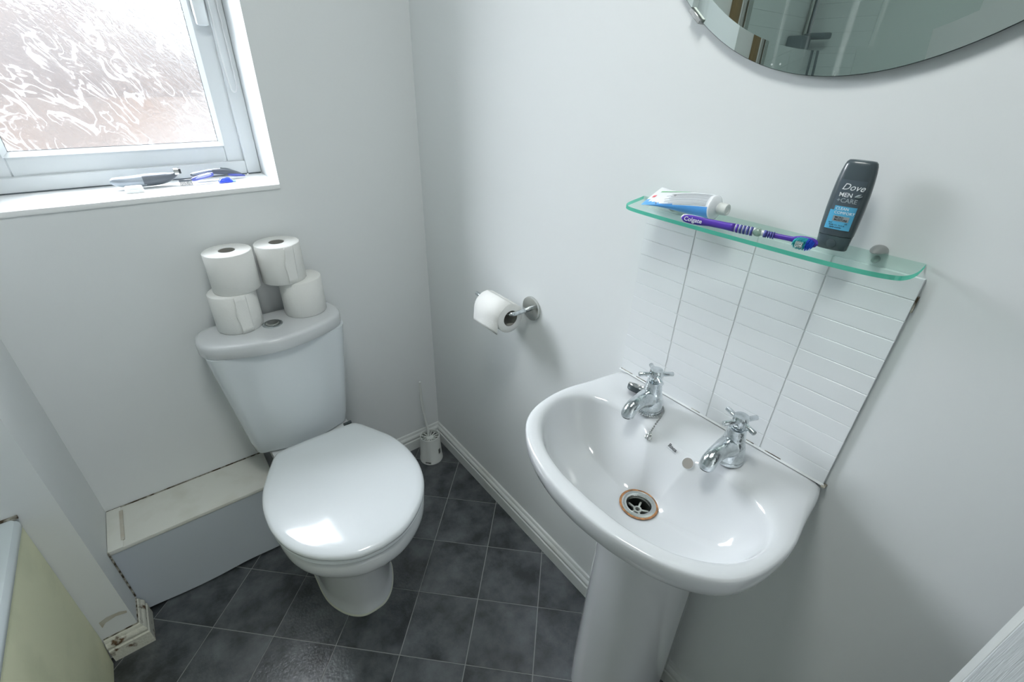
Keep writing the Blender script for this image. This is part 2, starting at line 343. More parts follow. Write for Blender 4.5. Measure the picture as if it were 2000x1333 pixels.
# floor: base of light joint colour, every tile a part
fl = struct(quads('floor', [((XL - .12, YF - 1.4, -.06), (.12, .3, -.0012))], 'grout'))
ts, ta = .18165, -.7834
U = Vector((math.cos(ta), math.sin(ta))); V = Vector((math.sin(ta), -math.cos(ta))); O2 = Vector((-.0234, -.1923))
def clip(poly, ax, lim, sgn):
    out = []
    for i in range(len(poly)):
        a, b = poly[i - 1], poly[i]; da, db = (a[ax] - lim) * sgn, (b[ax] - lim) * sgn
        if (da > 0) != (db > 0):
            t = da / (da - db); out.append((a[0] + (b[0] - a[0]) * t, a[1] + (b[1] - a[1]) * t))
        if db > 0: out.append(b)
    return out
g = .0013
for i in range(-16, 10):
    for j in range(-8, 16):
        c = [O2 + ts * ((i + a) * U + (j + b) * V) for a, b in ((0, 0), (1, 0), (1, 1), (0, 1))]
        ctr = sum(c, Vector((0, 0))) / 4
        if ctr.x < -1.35 or ctr.x > .2 or ctr.y > .2 or ctr.y < -1.75: continue
        poly = [tuple(ctr + (p - ctr) * (1 - 2 * g / ts)) for p in c]
        for ax, lim, s in ((0, 0, -1), (0, XN - .1, 1), (1, 0, -1), (1, YF, 1)):
            if poly: poly = clip(poly, ax, lim, s)
        if len(poly) < 3: continue
        bm = bmesh.new(); loft(bm, [[(p[0], p[1], -.004) for p in poly], [(p[0], p[1], 0) for p in poly]])
        from_bm('tile', bm, 'floortile', fl, 30)

lm = thing('added_ceiling_light', 'round white ceiling fitting added for the fill light above the middle of the bathroom', 'fill light fitting', (-.62, -1.05, H))  # unseen fitting, made up to carry the added fill light
bm = bmesh.new(); lathe(bm, [(.17, H), (.175, H - .01), (.17, H - .045), (.155, H - .05)], 40, Matrix.Translation((-.62, -1.05, 0))); from_bm('housing', bm, 'plastic_w', lm)
bm = bmesh.new(); lathe(bm, [(.154, H - .0505), (.150, H - .062), (.10, H - .068), (.001, H - .07)], 40, Matrix.Translation((-.62, -1.05, 0)), False, False); from_bm('diffuser', bm, 'plastic_w', lm); under(lm)
# ------------------------------------------------------------------ skirting
PROF = [(0, 0), (.016, 0), (.016, .044), (.0125, .047), (.0125, .050), (.0145, .054), (.0145, .060), (.0115, .066), (.008, .069), (.008, .072), (.005, .078), (0, .0795)]
def skirt(name, a, b, nrm, m, ext=(0, 0)):
    a = Vector((*a, 0)); b = Vector((*b, 0)); t = (b - a).normalized(); n = Vector((*nrm, 0)); bm = bmesh.new()
    loft(bm, [[a + n * d + Vector((0, 0, z)) - t * d * ext[0] for d, z in PROF], [b + n * d + Vector((0, 0, z)) + t * d * ext[1] for d, z in PROF]])
    return struct(from_bm(name, bm, m, None, 30))
skirt('baseboard_right', (0, YF), (0, 0), (-1, 0), 'gloss', (0, -1))
skirt('baseboard_back', (-.43, 0), (0, 0), (0, -1), 'gloss', (0, -1))
skirt('baseboard_left', (XN, -.170), (XN, YN), (1, 0), 'dirty', (0, 1))
skirt('baseboard_front', (XN, YN), (-1.140, YN), (0, -1), 'dirty', (1, 0))

# pipe boxing along the foot of the back wall
bx = thing('pipe_boxing', 'low cream painted pipe boxing with a grey front along the wall left of the toilet', 'boxing', (-.78, -.08, 0))
boxo('top_board', (XN + .001, -.1648, .2600), (-.655, -.001, .2717), 'boxtop', bx, .0015)
bm = bmesh.new()                                       # front board, foot edge scribed to a wavy floor
N = 24; top = []; bot = []
for k in range(N + 1):
    x = XN + .001 + (.4127 - .001) * k / N; top.append((x, .2598)); bot.append((x, .003 + .012 * math.exp(-(k / 5) ** 2) + .005 * math.exp(-((k - 16) / 3.5) ** 2)))
ol = top + bot[::-1]
loft(bm, [[(x, -.1628, z) for x, z in ol], [(x, -.1508, z) for x, z in ol]])
from_bm('front_board', bm, 'boxfront', bx)
boxo('end_fillet', (XN + .001, -.1655, .2717), (XN + .034, -.003, .2745), 'boxtop', bx, .001)
o = boxo('cracked_seam', (XN + .030, -.140, .2717), (XN + .0385, -.02, .2752), 'stain', bx, .001)
o = boxo('dirty_joint', (XN + .002, -.0038, .2717), (-.66, -.0005, .2738), 'crack', bx)
o = boxo('dirty_joint', (XN + .0005, -.1665, .085), (XN + .0035, -.1628, .2745), 'crack', bx)
under(bx)
struct(boxo('trim_1', (XN - .001, YN - .001, .0795), (XN + .0025, -.166, .0815), 'crack'))
struct(boxo('trim_2', (-1.139, YN - .0022, .0795), (XN, YN, .0822), 'crack'))

# ------------------------------------------------------------------ window
wd = bpy.data.objects.new('window_1', None); COL.objects.link(wd); struct(wd)
def ringframe(name, x0, x1, z0, z1, wid, y0, y1, m, parent, bev=.002):
    bm = bmesh.new()
    for lo, hi in (((x0, y0, z0), (x0 + wid, y1, z1)), ((x1 - wid, y0, z0), (x1, y1, z1)), ((x0 + wid, y0, z0), (x1 - wid, y1, z0 + wid)), ((x0 + wid, y0, z1 - wid), (x1 - wid, y1, z1))): box(bm, lo, hi, bev, 1)
    return from_bm(name, bm, m, parent)
fr = ringframe('frame', WX0, WX1 - .0005, SZ - .001, WT, .0375, WY, WY + .06, 'upvc', wd)
sx0, sx1, sz0, sz1 = WX0 + .034, WX1 - .034, SZ + .034, WT - .034
sa = ringframe('sash', sx0, sx1, sz0, sz1, .046, WY + .012, WY + .055, 'upvc', wd)
boxo('frame_joint', (WX0 + .01, WY - .0012, SZ + .0002), (WX1 - .003, WY + .001, SZ + .0030), 'gasket', wd)
# sloping glazing bead and dark gasket round the pane
def slope(name, x0, x1, z0, z1, w, ya, yb, m, parent):
    bm = bmesh.new(); A = [(x0, z0), (x1, z0), (x1, z1), (x0, z1)]; B = [(x0 + w, z0 + w), (x1 - w, z0 + w), (x1 - w, z1 - w), (x0 + w, z1 - w)]
    a = [bm.verts.new((x, ya, z)) for x, z in A]; b = [bm.verts.new((x, yb, z)) for x, z in B]; c = [bm.verts.new((x, yb + .006, z)) for x, z in A]
    for i in range(4):
        j = (i + 1) % 4; bm.faces.new((a[i], a[j], b[j], b[i])); bm.faces.new((c[i], c[j], a[j], a[i])); bm.faces.new((b[i], b[j], c[j], c[i]))
    return from_bm(name, bm, m, parent, 20)
slope('bead', sx0 + .044, sx1 - .044, sz0 + .044, sz1 - .044, .011, WY + .006, WY + .019, 'upvc', wd)
slope('gasket', sx0 + .054, sx1 - .054, sz0 + .054, sz1 - .054, .0022, WY + .0185, WY + .020, 'gasket', wd)
gx0, gx1, gz0, gz1 = sx0 + .045, sx1 - .045, sz0 + .045, sz1 - .045
bm = bmesh.new(); vs = [bm.verts.new(p) for p in ((gx0, WY + .024, gz0), (gx1, WY + .024, gz0), (gx1, WY + .024, gz1), (gx0, WY + .024, gz1))]; bm.faces.new(vs)
from_bm('pane', bm, 'window', wd)
# espagnolette handle on the sash
hm = boxo('handle', (sx1 - .037, WY - .004, 1.482), (sx1 - .012, WY + .012, 1.66), 'upvc', wd, .005)
boxo('lever', (sx1 - .038, WY - .022, 1.4635), (sx1 - .010, WY - .004, 1.60), 'upvc', hm, .006)
# sill board lining the reveal
sb = struct(boxo('trim_3', (WX0 + .0005, -.004, SZ - .0125), (WX1 - .0005, WY, SZ), 'sill', None, .002)) 
# thin white pull loop hanging in front of the frame
lp = []
for k in range(9): lp.append((-.4435 - .012 * math.cos(0), WY - .010, 1.60 - .030 * k))
L1 = [(-.4585, WY - .012, 1.62), (-.4585, WY - .012, 1.48), (-.4575, WY - .012, 1.37), (-.4535, WY - .012, 1.325), (-.4455, WY - .012, 1.318), (-.4385, WY - .010, 1.335), (-.4375, WY - .008, 1.39), (-.4385, WY - .008, 1.5), (-.4400, WY - .008, 1.62)]
bm = bmesh.new(); tube(bm, L1, .0019, 8, 5, up=(0, 1, 0)); cord = tag(from_bm('blind_cord', bm, 'brushwhite'), 'thin white cord loop hanging in front of the right window frame', 'cord')

# yard beyond the window, only seen broken up by the crinkled glass
struct(quads('wall_yard', [((-6, 3.35, -.6), (4, 3.45, 1.16))], 'brick'))
bm = bmesh.new(); gp_ = [(-6, -.6), (.4, -.6), (.4, 1.18), (0, 1.37), (-.62, 1.75), (-2.6, 3.0), (-6, 3.0)]
loft(bm, [[(x, 3.5, z) for x, z in gp_], [(x, 3.59, z) for x, z in gp_]]); struct(from_bm('wall_neighbour', bm, 'slate', None, 30))
struct(quads('x', [((-6, .305, -.6), (XN - .9, .33, 3)), ((.12, .305, -.6), (4, .33, 3)), ((XN - .9, .305, -.6), (WX0, .33, 3)), ((WX1, .305, -.6), (.12, .33, 3)), ((WX0, .305, -.6), (WX1, .33, SZ - .02)), ((WX0, .305, WT), (WX1, .33, 3))], 'house')).name = 'wall_outside'
struct(quads('ground', [((-6, .4, -.7), (4, 3.6, -.6))], 'yard')).name = 'floor_yard'

# ------------------------------------------------------------------ toilet
TX = -.5255
to = thing('toilet', 'white close-coupled toilet with closed seat under the four paper rolls', 'toilet', (TX, -.30, 0))
def ring(half, z, cx=TX, d=0, sub=6):
    r = mirror_outline(half, sub, cx)
    if d: r = inset(r, d)
    return [(x, y, z) for x, y in r]
LID = [(-.236, 0), (-.237, .06), (-.241, .106), (-.256, .124), (-.280, .138), (-.320, .158), (-.365, .178), (-.415, .190), (-.465, .193), (-.515, .189), (-.570, .173), (-.620, .143), (-.660, .100), (-.686, .052), (-.694, 0)]
def rz(half, z, d=0, cx=TX): return ring(half, z, cx, d)
bm = bmesh.new()
def sc_(r, f, z): return [(TX + (x - TX) * f, -.46 + (y + .46) * f, z) for x, y, _ in r]
loft(bm, [rz(LID, .4245, .006), rz(LID, .4265, .001), rz(LID, .433, 0), rz(LID, .439, .002), rz(LID, .4435, .008), sc_(rz(LID, 0), .90, .4462), sc_(rz(LID, 0), .75, .4482), sc_(rz(LID, 0), .45, .4496), sc_(rz(LID, 0), .15, .450)])
from_bm('lid', bm, 'seat', to, 60)
SEAT = [(-.240, 0), (-.241, .06), (-.246, .104), (-.262, .122), (-.284, .134), (-.325, .155), (-.37, .175), (-.42, .187), (-.47, .190), (-.52, .186), (-.572, .170), (-.620, .141), (-.658, .098), (-.682, .050), (-.690, 0)]
bm = bmesh.new()
so = [rz(SEAT, .4045, .010), rz(SEAT, .407, .003), rz(SEAT, .413, 0), rz(SEAT, .4195, .003), rz(SEAT, .4225, .010)]
loft(bm, so, True, True); from_bm('seat', bm, 'seat', to, 60)
RIM = [(-.215, 0), (-.218, .06), (-.225, .100), (-.27, .126), (-.32, .150), (-.37, .168), (-.42, .180), (-.47, .184), (-.52, .181), (-.572, .167), (-.618, .139), (-.655, .098), (-.680, .050), (-.688, 0)]
def lerp_half(A, B, t): return [(a[0] * (1 - t) + b[0] * t, a[1] * (1 - t) + b[1] * t) for a, b in zip(A, B)]
FOOT = [(-.045, 0), (-.047, .055), (-.052, .083), (-.11, .094), (-.18, .100), (-.25, .102), (-.31, .104), (-.36, .1045), (-.41, .104), (-.455, .097), (-.500, .078), (-.530, .056), (-.548, .030), (-.552, 0)]
MID = [(-.05, 0), (-.052, .055), (-.06, .082), (-.11, .090), (-.18, .096), (-.25, .098), (-.31, .099), (-.36, .099), (-.41, .098), (-.455, .091), (-.496, .072), (-.524, .051), (-.540, .026), (-.544, 0)]
FX = TX - .0115
bm = bmesh.new()
loft(bm, [rz(FOOT, .0, 0, FX), rz(FOOT, .010, 0, FX), rz(FOOT, .013, .003, FX), rz(MID, .05, -.001, FX), rz(MID, .15, .004, FX), rz(lerp_half(MID, RIM, .10), .20), rz(lerp_half(MID, RIM, .33), .25),
          rz(lerp_half(MID, RIM, .66), .30), rz(lerp_half(MID, RIM, .90), .338), rz(RIM, .360, .002), rz(RIM, .372, 0), rz(RIM, .392, 0), rz(RIM, .400, .004), rz(RIM, .4035, .012)])
pan = from_bm('pan', bm, 'ceramic', to, 60)
# caulk line round the foot
bm = bmesh.new(); loft(bm, [rz(FOOT, .0, -.003, FX), rz(FOOT, .004, -.002, FX), rz(FOOT, .006, .001, FX)], False, False)
from_bm('sealant_bead', bm, mat('yellowed_sealant', (.62, .64, .55), .5), pan, 60)
# ledge that carries the cistern
prism('cistern_ledge', [(TX - .12, -.02), (TX + .12, -.02), (TX + .115, -.235), (TX - .115, -.235)], 'z', .345, .384, 'ceramic', pan, .006, 50)
CX = -.543
def D(hw, dep, corner, back=-.006, n=8, bulge=.02):
    pts = [(-hw, back)]
    for k in range(n + 1):
        a = PI + k / n * PI / 2; pts.append((-hw + corner + corner * math.cos(a), -(dep - bulge) + corner + corner * math.sin(a)))
    m_ = []
    x0 = -hw + corner
    for k in range(1, 12):
        x = x0 + (2 * (-x0)) * k / 12; m_.append((x, -(dep - bulge) - bulge * (1 - (x / x0) ** 2)))
    right = [(-x, y) for x, y in reversed(pts)]
    return pts + m_ + right
def Dz(hw, dep, corner, z, d=0, bulge=.02, back=-.006):
    r = D(hw, dep, corner, back, 8, bulge)
    return [(CX + x * (1 - d / hw), y * (1 - d / dep) if y < back - .001 else y, z) for x, y in r]
bm = bmesh.new()
loft(bm, [Dz(.128, .172, .03, .384), Dz(.135, .182, .03, .390), Dz(.141, .188, .03, .43), Dz(.162, .195, .035, .60), Dz(.176, .198, .04, .715), Dz(.178, .198, .04, .732)])
from_bm('cistern', bm, 'cistern', to, 50)
CLID = [(-.030, 0), (-.0305, .10), (-.033, .140), (-.042, .163), (-.060, .177), (-.090, .1835), (-.120, .1825), (-.146, .174), (-.168, .156), (-.187, .120), (-.202, .080), (-.213, .035), (-.2165, 0)]
CX2 = -.5455
def cl(z, f=1, d=0): return [(CX2 + (x - CX2) * f, -.12 + (y + .12) * f, z) for x, y, _ in rz(CLID, z, d, CX2)]
bm = bmesh.new()
loft(bm, [cl(.7315, .985), cl(.7335, 1), cl(.750, 1), cl(.759, .995), cl(.7645, .975), cl(.7668, .94), cl(.7672, .85), cl(.7674, .4)])
from_bm('cistern_lid', bm, 'ceramic', to, 50)
bm = bmesh.new(); mt = Matrix.Translation((-.545, -.119, .7672))
lathe(bm, [(.0255, 0), (.0255, .0015), (.023, .0035), (.0195, .0035), (.0185, .0015)], 40, mt)
fb = from_bm('flush_button', bm, 'chrome', to, 40)
bm = bmesh.new(); lathe(bm, [(.0175, .001), (.0175, .0045), (.0155, .006), (.006, .0064)], 40, mt); from_bm('push_disc', bm, 'steel', fb, 40)
for s in (-1, 1):
    bm = bmesh.new(); lathe(bm, [(.013, .4035), (.013, .422), (.010, .426)], 20, Matrix.Translation((TX + s * .078, -.232, 0))); from_bm('hinge', bm, 'plastic_w', to)
bm = bmesh.new(); tube(bm, [(TX + .085, -.226, .432), (TX + .108, -.224, .432)], .005, 10); from_bm('hinge_pin', bm, 'rubber', to)
under(to)

# ------------------------------------------------------------------ toilet rolls
RR, RH, CB = .0565, .1035, .0195
def roll_bm(n=56):
    bm = bmesh.new()
    prof = [(CB, 0), (RR - .002, 0), (RR, .002), (RR, RH - .002), (RR - .002, RH), (CB, RH)]
    rings = []
    for r, z in prof:
        rings.append([(r * (1 + .006 * math.sin(2 * a) * (r > .03)) * math.cos(a), r * math.sin(a), z) for a in [2 * PI * i / n for i in range(n)]])
    loft(bm, rings, False, False); return bm
def toilet_roll(x, y, z, label, rot=0, flap=None):
    t = thing('toilet_roll', label, 'toilet roll', (x, y, z), 'spare toilet rolls on the cistern')
    from_bm('paper', roll_bm(), 'paper', t, 50)
    bm = bmesh.new(); lathe(bm, [(CB, .0005), (CB, RH - .0005), (CB - .0012, RH - .0005), (CB - .0012, .0005)], 36, Matrix(), False, False); from_bm('core', bm, 'card', t)
    if flap is not None:
        a0, wv, lean = flap; bm = bmesh.new(); n = 8; rings = []
        for k in range(9):
            z_ = .001 + (RH - .002) * k / 8; row = []
            for i in range(n + 1):
                a = a0 + lean * (k / 8 - .5) + wv * (i / n) + (.05 * math.sin(k * 1.1) if i == n else 0); r = RR * 1.003 + .0004 + .0030 * (i / n) ** 2
                row.append((r * math.cos(a), r * math.sin(a), z_))
            rings.append(row)
        loft(bm, rings, False, False, False); f = from_bm('loose_sheet', bm, 'paper', t, 60)
        s = f.modifiers.new('solid', 'SOLIDIFY'); s.thickness = .0006
    t.rotation_euler.z = rot
    return t
ZC = .7674
toilet_roll(-.6145, -.0762, ZC, 'toilet roll standing on the cistern lid left of the flush button', 0, (-1.15, -.55, .0))
toilet_roll(-.4432, -.0790, ZC, 'toilet roll standing on the cistern lid right of the flush button')
toilet_roll(-.5975, -.0712, ZC + RH, 'white toilet roll on top of the left pair of rolls')
toilet_roll(-.4790, -.0700, ZC + RH, 'white toilet roll with a loose outer sheet on top of the right pair', 0, (-1.1, -.50, .1))

# ------------------------------------------------------------------ toilet brush
tb = thing('toilet_brush', 'white toilet brush with a tall thin handle standing in its holder in the room corner', 'toilet brush', (-.094, -.098, .012))
hb = thing('brush_holder', 'white plastic tub holder of the toilet brush with a barcode sticker', 'brush holder', (-.094, -.098, 0))
mt = Matrix.Translation((-.094, -.098, .0006))
bm = bmesh.new(); lathe(bm, [(.046, 0), (.0455, .010), (.044, .012), (.0385, .118), (.0365, .120), (.0345, .118), (.0345, .106), (.0345, .104)], 48, mt, True, False)
bmesh.ops.delete(bm, geom=[f for f in bm.faces if f.calc_center_median().z < .03 and f.calc_center_median().z > .001 and abs(math.atan2(f.calc_center_median().y + .098, f.calc_center_median().x + .094) - (-2.35)) < .26], context='FACES')
body = from_bm('tub', bm, 'plastic_w', hb, 40)
bm = bmesh.new(); lathe(bm, [(.013, .1045), (.013, .1075), (.010, .109)], 24, mt)
for k in range(14):
    a = 2 * PI * k / 14; c_, s_ = math.cos(a), math.sin(a); R_ = Matrix.Rotation(a, 4, 'Z'); t_ = bmesh.new(); box(t_, (.011, -.0026, .1045), (.0352, .0026, .1075), .0008, 1)
    t_.transform(mt @ R_); me = bpy.data.meshes.new('x'); t_.to_mesh(me); t_.free(); bm.from_mesh(me); bpy.data.meshes.remove(me)
from_bm('slotted_lid', bm, 'plastic_w', hb, 40)
st = []
aS = -1.12
def on_tub(a, z, off=.0006):
    r = .044 - (.044 - .0385) * (z - .012) / .106 + off; return (-.094 + r * math.cos(a), -.098 + r * math.sin(a), z)
bm = bmesh.new(); loft(bm, [[on_tub(aS + .33 * (i / 6 - .5), z) for i in range(7)] for z in (.040, .066)], False, False, False); stk = from_bm('sticker', bm, mat('sticker_grey', (.45, .47, .45), .5), hb)
bm = bmesh.new()
for k, (o_, w_) in enumerate(((-.13, .05), (-.06, .03), (-.02, .05), (.05, .025), (.09, .045))):
    loft(bm, [[on_tub(aS + o_ + w_ * i, z, .001) for i in (0, 1)] for z in (.044, .064)], False, False, False)
from_bm('barcode_bars', bm, 'ink', stk)
under(hb)
bm = bmesh.new(); tube(bm, [(-.094, -.092, .03), (-.094, -.088, .12), (-.0955, -.078, .17), (-.0985, -.069, .22), (-.1005, -.064, .27), (-.099, -.060, .31), (-.0975, -.058, .355)], [.0055, .0052, .0046, .0052, .0062, .0058, .0045], 10, 4, up=(1, 0, 0))
from_bm('handle', bm, 'plastic_w', tb, 50)
bm = bmesh.new(); lathe(bm, [(.006, .016), (.030, .022), (.032, .06), (.024, .085), (.004, .09)], 24, Matrix.Translation((-.094, -.095, 0))); from_bm('brush_head', bm, 'plastic_w', tb)
under(tb)

# ------------------------------------------------------------------ washbasin
SY = -1.0925
sk = thing('washbasin', 'white ceramic pedestal washbasin with a rusty drain ring below the white tiles', 'washbasin', (-.15, SY, 0))
OUTL = [(0, .207), (-.035, .2145), (-.09, .2215), (-.15, .2310), (-.20, .2300), (-.245, .2210), (-.280, .2030), (-.308, .1720), (-.330, .1300), (-.346, .0750), (-.352, .0350), (-.354, 0)]
INL = [(-.102, 0), (-.104, .05), (-.106, .10), (-.114, .148), (-.138, .186), (-.178, .2045), (-.215, .2020), (-.248, .188), (-.276, .162), (-.300, .124), (-.316, .066), (-.320, 0)]
NA = 128; OC = Vector((-.178, 0))
def radial(pts):
    p, _ = crm([(x, w, 0) for x, w in pts], [0] * len(pts), 10)
    full = [(v.x, max(v.y, 0)) for v in p]
    return full
def sample(full, back_straight):
    half = [(0, 0)] + full if back_straight else full
    out = []
    for k in range(NA):
        a = 2 * PI * k / NA; d = Vector((math.cos(a), abs(math.sin(a)))); best = None
        for (x0, y0), (x1, y1) in zip(half, half[1:]):
            p = Vector((x0, y0)) - OC; q = Vector((x1, y1)) - OC; e = q - p; den = d.x * e.y - d.y * e.x
            if abs(den) < 1e-12: continue
            s = (p.x * e.y - p.y * e.x) / den; t = (p.x * d.y - p.y * d.x) / den
            if s > 0 and -1e-6 <= t <= 1 + 1e-6: best = s if best is None else max(best, s)
        if best is None: best = .1
        out.append(Vector((OC.x + math.cos(a) * best, SY + math.sin(a) * best)))
    return out
CO = sample(radial(OUTL), True); CI = sample(radial(INL), False)
DC = Vector((-.1855, -1.0975)); DR = .0315
CD = [DC + Vector((math.cos(2 * PI * k / NA), math.sin(2 * PI * k / NA))) * DR for k in range(NA)]
def mixr(A, B, t, z): return [(a.x * (1 - t) + b.x * t, a.y * (1 - t) + b.y * t, z) for a, b in zip(A, B)]
DZ = .7115
rings = []
fr_k = [max(0, min(1, (math.cos(2 * PI * k / NA) - .1) / .7)) for k in range(NA)]
for t, z in ((0, DZ), (.05, .7125), (.15, .7140), (.3, .7160), (.45, .7190), (.58, .7240), (.68, .7310), (.76, .7400), (.83, .7520), (.89, .7665), (.93, .7795), (.96, .7915), (.985, .8040)):
    q = mixr(CD, CI, t, z); rings.append([(x, y, z_ * (1 - f) + (DZ + (.8105 - DZ) * math.sin(t * PI / 2)) * f) for (x, y, z_), f in zip(q, fr_k)])
for t, z in ((0, .8105), (.07, .8145), (.18, .8180), (.38, .8200), (.65, .8206), (.88, .8204), (.95, .8190), (.985, .8155)): rings.append(mixr(CI, CO, t, z))
rings.append(mixr(CI, CO, 1, .810))
OC3 = Vector((OC.x, SY))
def shr(d, z, f=1):
    out = []
    for c in CO:
        v = c - OC3; q = OC3 + v * max(.25, 1 - d / v.length)
        x = q.x if c.x < -.012 else -.003
        out.append((min(x, -.002), q.y, z))
    return out
rings += [shr(.0005, .798), shr(.004, .782), shr(.018, .762), shr(.040, .745), shr(.066, .728), shr(.092, .708), shr(.108, .684), shr(.112, .660)]
bm = bmesh.new(); loft(bm, rings, False, True); basin = from_bm('basin', bm, 'ceramic', sk, 65)
# pedestal
def ped(hw, fr_, z, back=-.02):
    cx_ = -.085; n = 22; pts = []
    for k in range(n + 1):
        a = PI / 2 + PI * k / n; c_, s_ = math.cos(a), math.sin(a)
        pts.append((cx_ - (cx_ - fr_) * abs(c_) ** .88, SY + hw * (abs(s_) ** .88) * (1 if s_ > 0 else -1)))
    pts = [(back, SY + hw * .84), (cx_ + .006, SY + hw * .93)] + pts + [(cx_ + .006, SY - hw * .93), (back, SY - hw * .84)]
    return [(x, y, z) for x, y in pts]
bm = bmesh.new()
loft(bm, [ped(.106, -.222, 0), ped(.106, -.222, .10), ped(.104, -.216, .25), ped(.102, -.213, .38), ped(.101, -.213, .50), ped(.104, -.220, .60), ped(.108, -.230, .655), ped(.106, -.228, .664)])
from_bm('pedestal', bm, 'ceramic', sk, 45)
# waste: flange, throat, grating, rust ring
dz = DZ; mt = Matrix.Translation((DC.x, DC.y, dz))
bm = bmesh.new(); lathe(bm, [(.0345, .0030), (.0325, .0036), (.0305, .0034), (.0305, .001)], 48, mt, False, False); from_bm('rust_ring', bm, 'rust', sk, 50)
bm = bmesh.new(); lathe(bm, [(.0312, .0006), (.0308, .0030), (.0270, .0042), (.0222, .0030), (.0205, .0), (.0200, -.005)], 48, mt, False, False); ws = from_bm('waste', bm, 'steel', sk, 40)
bm = bmesh.new(); lathe(bm, [(.0200, -.0048), (.0198, -.0295), (.01, -.03), (.0001, -.03)], 32, mt, False, False); from_bm('throat', bm, 'dark', ws, 40)
bm = bmesh.new(); lathe(bm, [(.0070, -.016), (.0080, -.0120), (.0072, -.0100), (.0042, -.0100), (.0036, -.016)], 24, mt, False, False)
for k in range(5):
    a = .35 + 2 * PI * k / 5; t_ = bmesh.new(); box(t_, (.0065, -.0019, -.0150), (.0198, .0019, -.0108), .0006, 1); t_.transform(mt @ Matrix.Rotation(a, 4, 'Z'))
    me = bpy.data.meshes.new('x'); t_.to_mesh(me); t_.free(); bm.from_mesh(me); bpy.data.meshes.remove(me)
from_bm('grating', bm, 'grate', ws, 40)
# overflow hole and printed mark on the back slope of the bowl, laid on the surface
def on_basin(x, y, zz=1.0):
    ok, loc, nrm, _ = basin.ray_cast(Vector((x, y, zz)), Vector((0, 0, -1)));
    if nrm.z < 0: nrm = -nrm
    return loc, nrm
bpy.context.view_layer.update()
p, n_ = on_basin(-.1185, -1.1325)
mt = frame(p, n_, (0, 1, 0))
bm = bmesh.new(); lathe(bm, [(.0108, .0001), (.0102, .0006), (.0095, .0006), (.0090, -.001)], 32, mt, False, False); ov = from_bm('overflow', bm, 'ceramic', sk)
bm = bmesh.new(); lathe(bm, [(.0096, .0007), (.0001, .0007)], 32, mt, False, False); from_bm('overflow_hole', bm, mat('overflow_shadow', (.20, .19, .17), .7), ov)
p, n_ = on_basin(-.1130, -1.0865)
text('printed_mark', 'Roca', p + n_ * .0006, (-.2, -1, -.0), n_, .0095, 'ink', sk, .0001, 0, .0002)
p2, n2 = on_basin(-.1150, -1.0870)
tdir = Vector((-.2, -1, 0)).normalized()
mt = frame(p2 + n2 * .0006 + tdir * .010, n2, tdir); bm = bmesh.new(); box(bm, (-.010, -.0002, 0), (.010, .0002, .0001)); bm.transform(mt); from_bm('printed_rule', bm, 'greyink', sk)
under(sk)

# ------------------------------------------------------------------ taps
def tap(cx, cy, ang, spdir, label):
    t = thing('basin_tap', label, 'tap', (cx, cy, .8205), 'basin taps'); z0 = .8203
    mt = Matrix.Translation((cx, cy, z0))
    bm = bmesh.new(); lathe(bm, [(.0250, 0), (.0252, .003), (.0240, .006)], 36, mt); from_bm('flange', bm, 'chrome', t)
    bm = bmesh.new(); lathe(bm, [(.0238, .004), (.0236, .012), (.0226, .022), (.0205, .032), (.0182, .040), (.0165, .0445), (.0170, .0450), (.0160, .052), (.0146, .060), (.0140, .0655), (.0110, .0665)], 36, mt)
    from_bm('body', bm, 'chrome', t, 50)
    bm = bmesh.new(); d = Vector((*spdir, 0)).normalized(); c = Vector((cx, cy, z0))
    P_ = [c + d * a + Vector((0, 0, h)) for a, h in ((.000, .026), (.016, .0315), (.032, .0335), (.048, .0315), (.059, .0255), (.0635, .0185), (.0645, .0135))]
    tube(bm, P_, [.0190, .0180, .0150, .0135, .0132, .0130, .0122], 24, 4, up=(-d.y, d.x, 0)); sp_ = from_bm('spout', bm, 'chrome', t, 50)
    bm = bmesh.new(); e = c + d * .0650; tube(bm, [e + Vector((0, 0, .0145)), e + Vector((.0, 0, .0118))], [.0108, .0102], 20, up=(1, 0, 0)); from_bm('nozzle', bm, 'rubber', sp_, 50)
    bm = bmesh.new(); lathe(bm, [(.0095, .064), (.0095, .067), (.0068, .068), (.0068, .076), (.0115, .0745), (.0125, .077), (.0125, .088), (.0112, .0905), (.005, .0912)], 28, mt); hd = from_bm('cross_handle', bm, 'chrome', t, 40)
    for k in range(4):
        a = ang + k * PI / 2; q = Vector((math.cos(a), math.sin(a), 0)); bm = bmesh.new()
        tube(bm, [c + q * .008 + Vector((0, 0, .0805)), c + q * .0318 + Vector((0, 0, .0808)), c + q * .0325 + Vector((0, 0, .0808))], [.0043, .0043, .0037], 14, up=(0, 0, 1)); from_bm('handle_bar', bm, 'chrome', hd, 40)
    under(t); return t
tap(-.0705, -1.0085, math.radians(-36), (-1, .02), 'chrome cross-head tap with the beaded chain wound round its foot')
tap(-.0705, -1.1740, math.radians(-22.6), (-1, .06), 'chrome cross-head tap beside the overflow hole, without a chain')

# plug and chain
cx, cy = -.0705, -1.0085
pc = thing('plug_chain', 'beaded chrome chain wound round the foot of the tap, its end ring hanging free', 'chain', (cx, cy, .8205))
pts = []
n = 30
for k in range(n + 1):
    a = math.radians(140) + (math.radians(330 - 140) + .5) * k / n; r = .0282; pts.append(Vector((cx + r * math.cos(a), cy + r * math.sin(a), .8228)))
tail = [(-.0660, -1.0350), (-.0760, -1.0395), (-.0900, -1.0425), (-.1040, -1.0450), (-.1120, -1.0470)]
bpy.context.view_layer.update()
for x, y in tail:
    l_, nn_ = on_basin(x, y); pts.append(l_ + nn_ * .0026)
cp, _ = crm(pts, [0] * len(pts), 8)
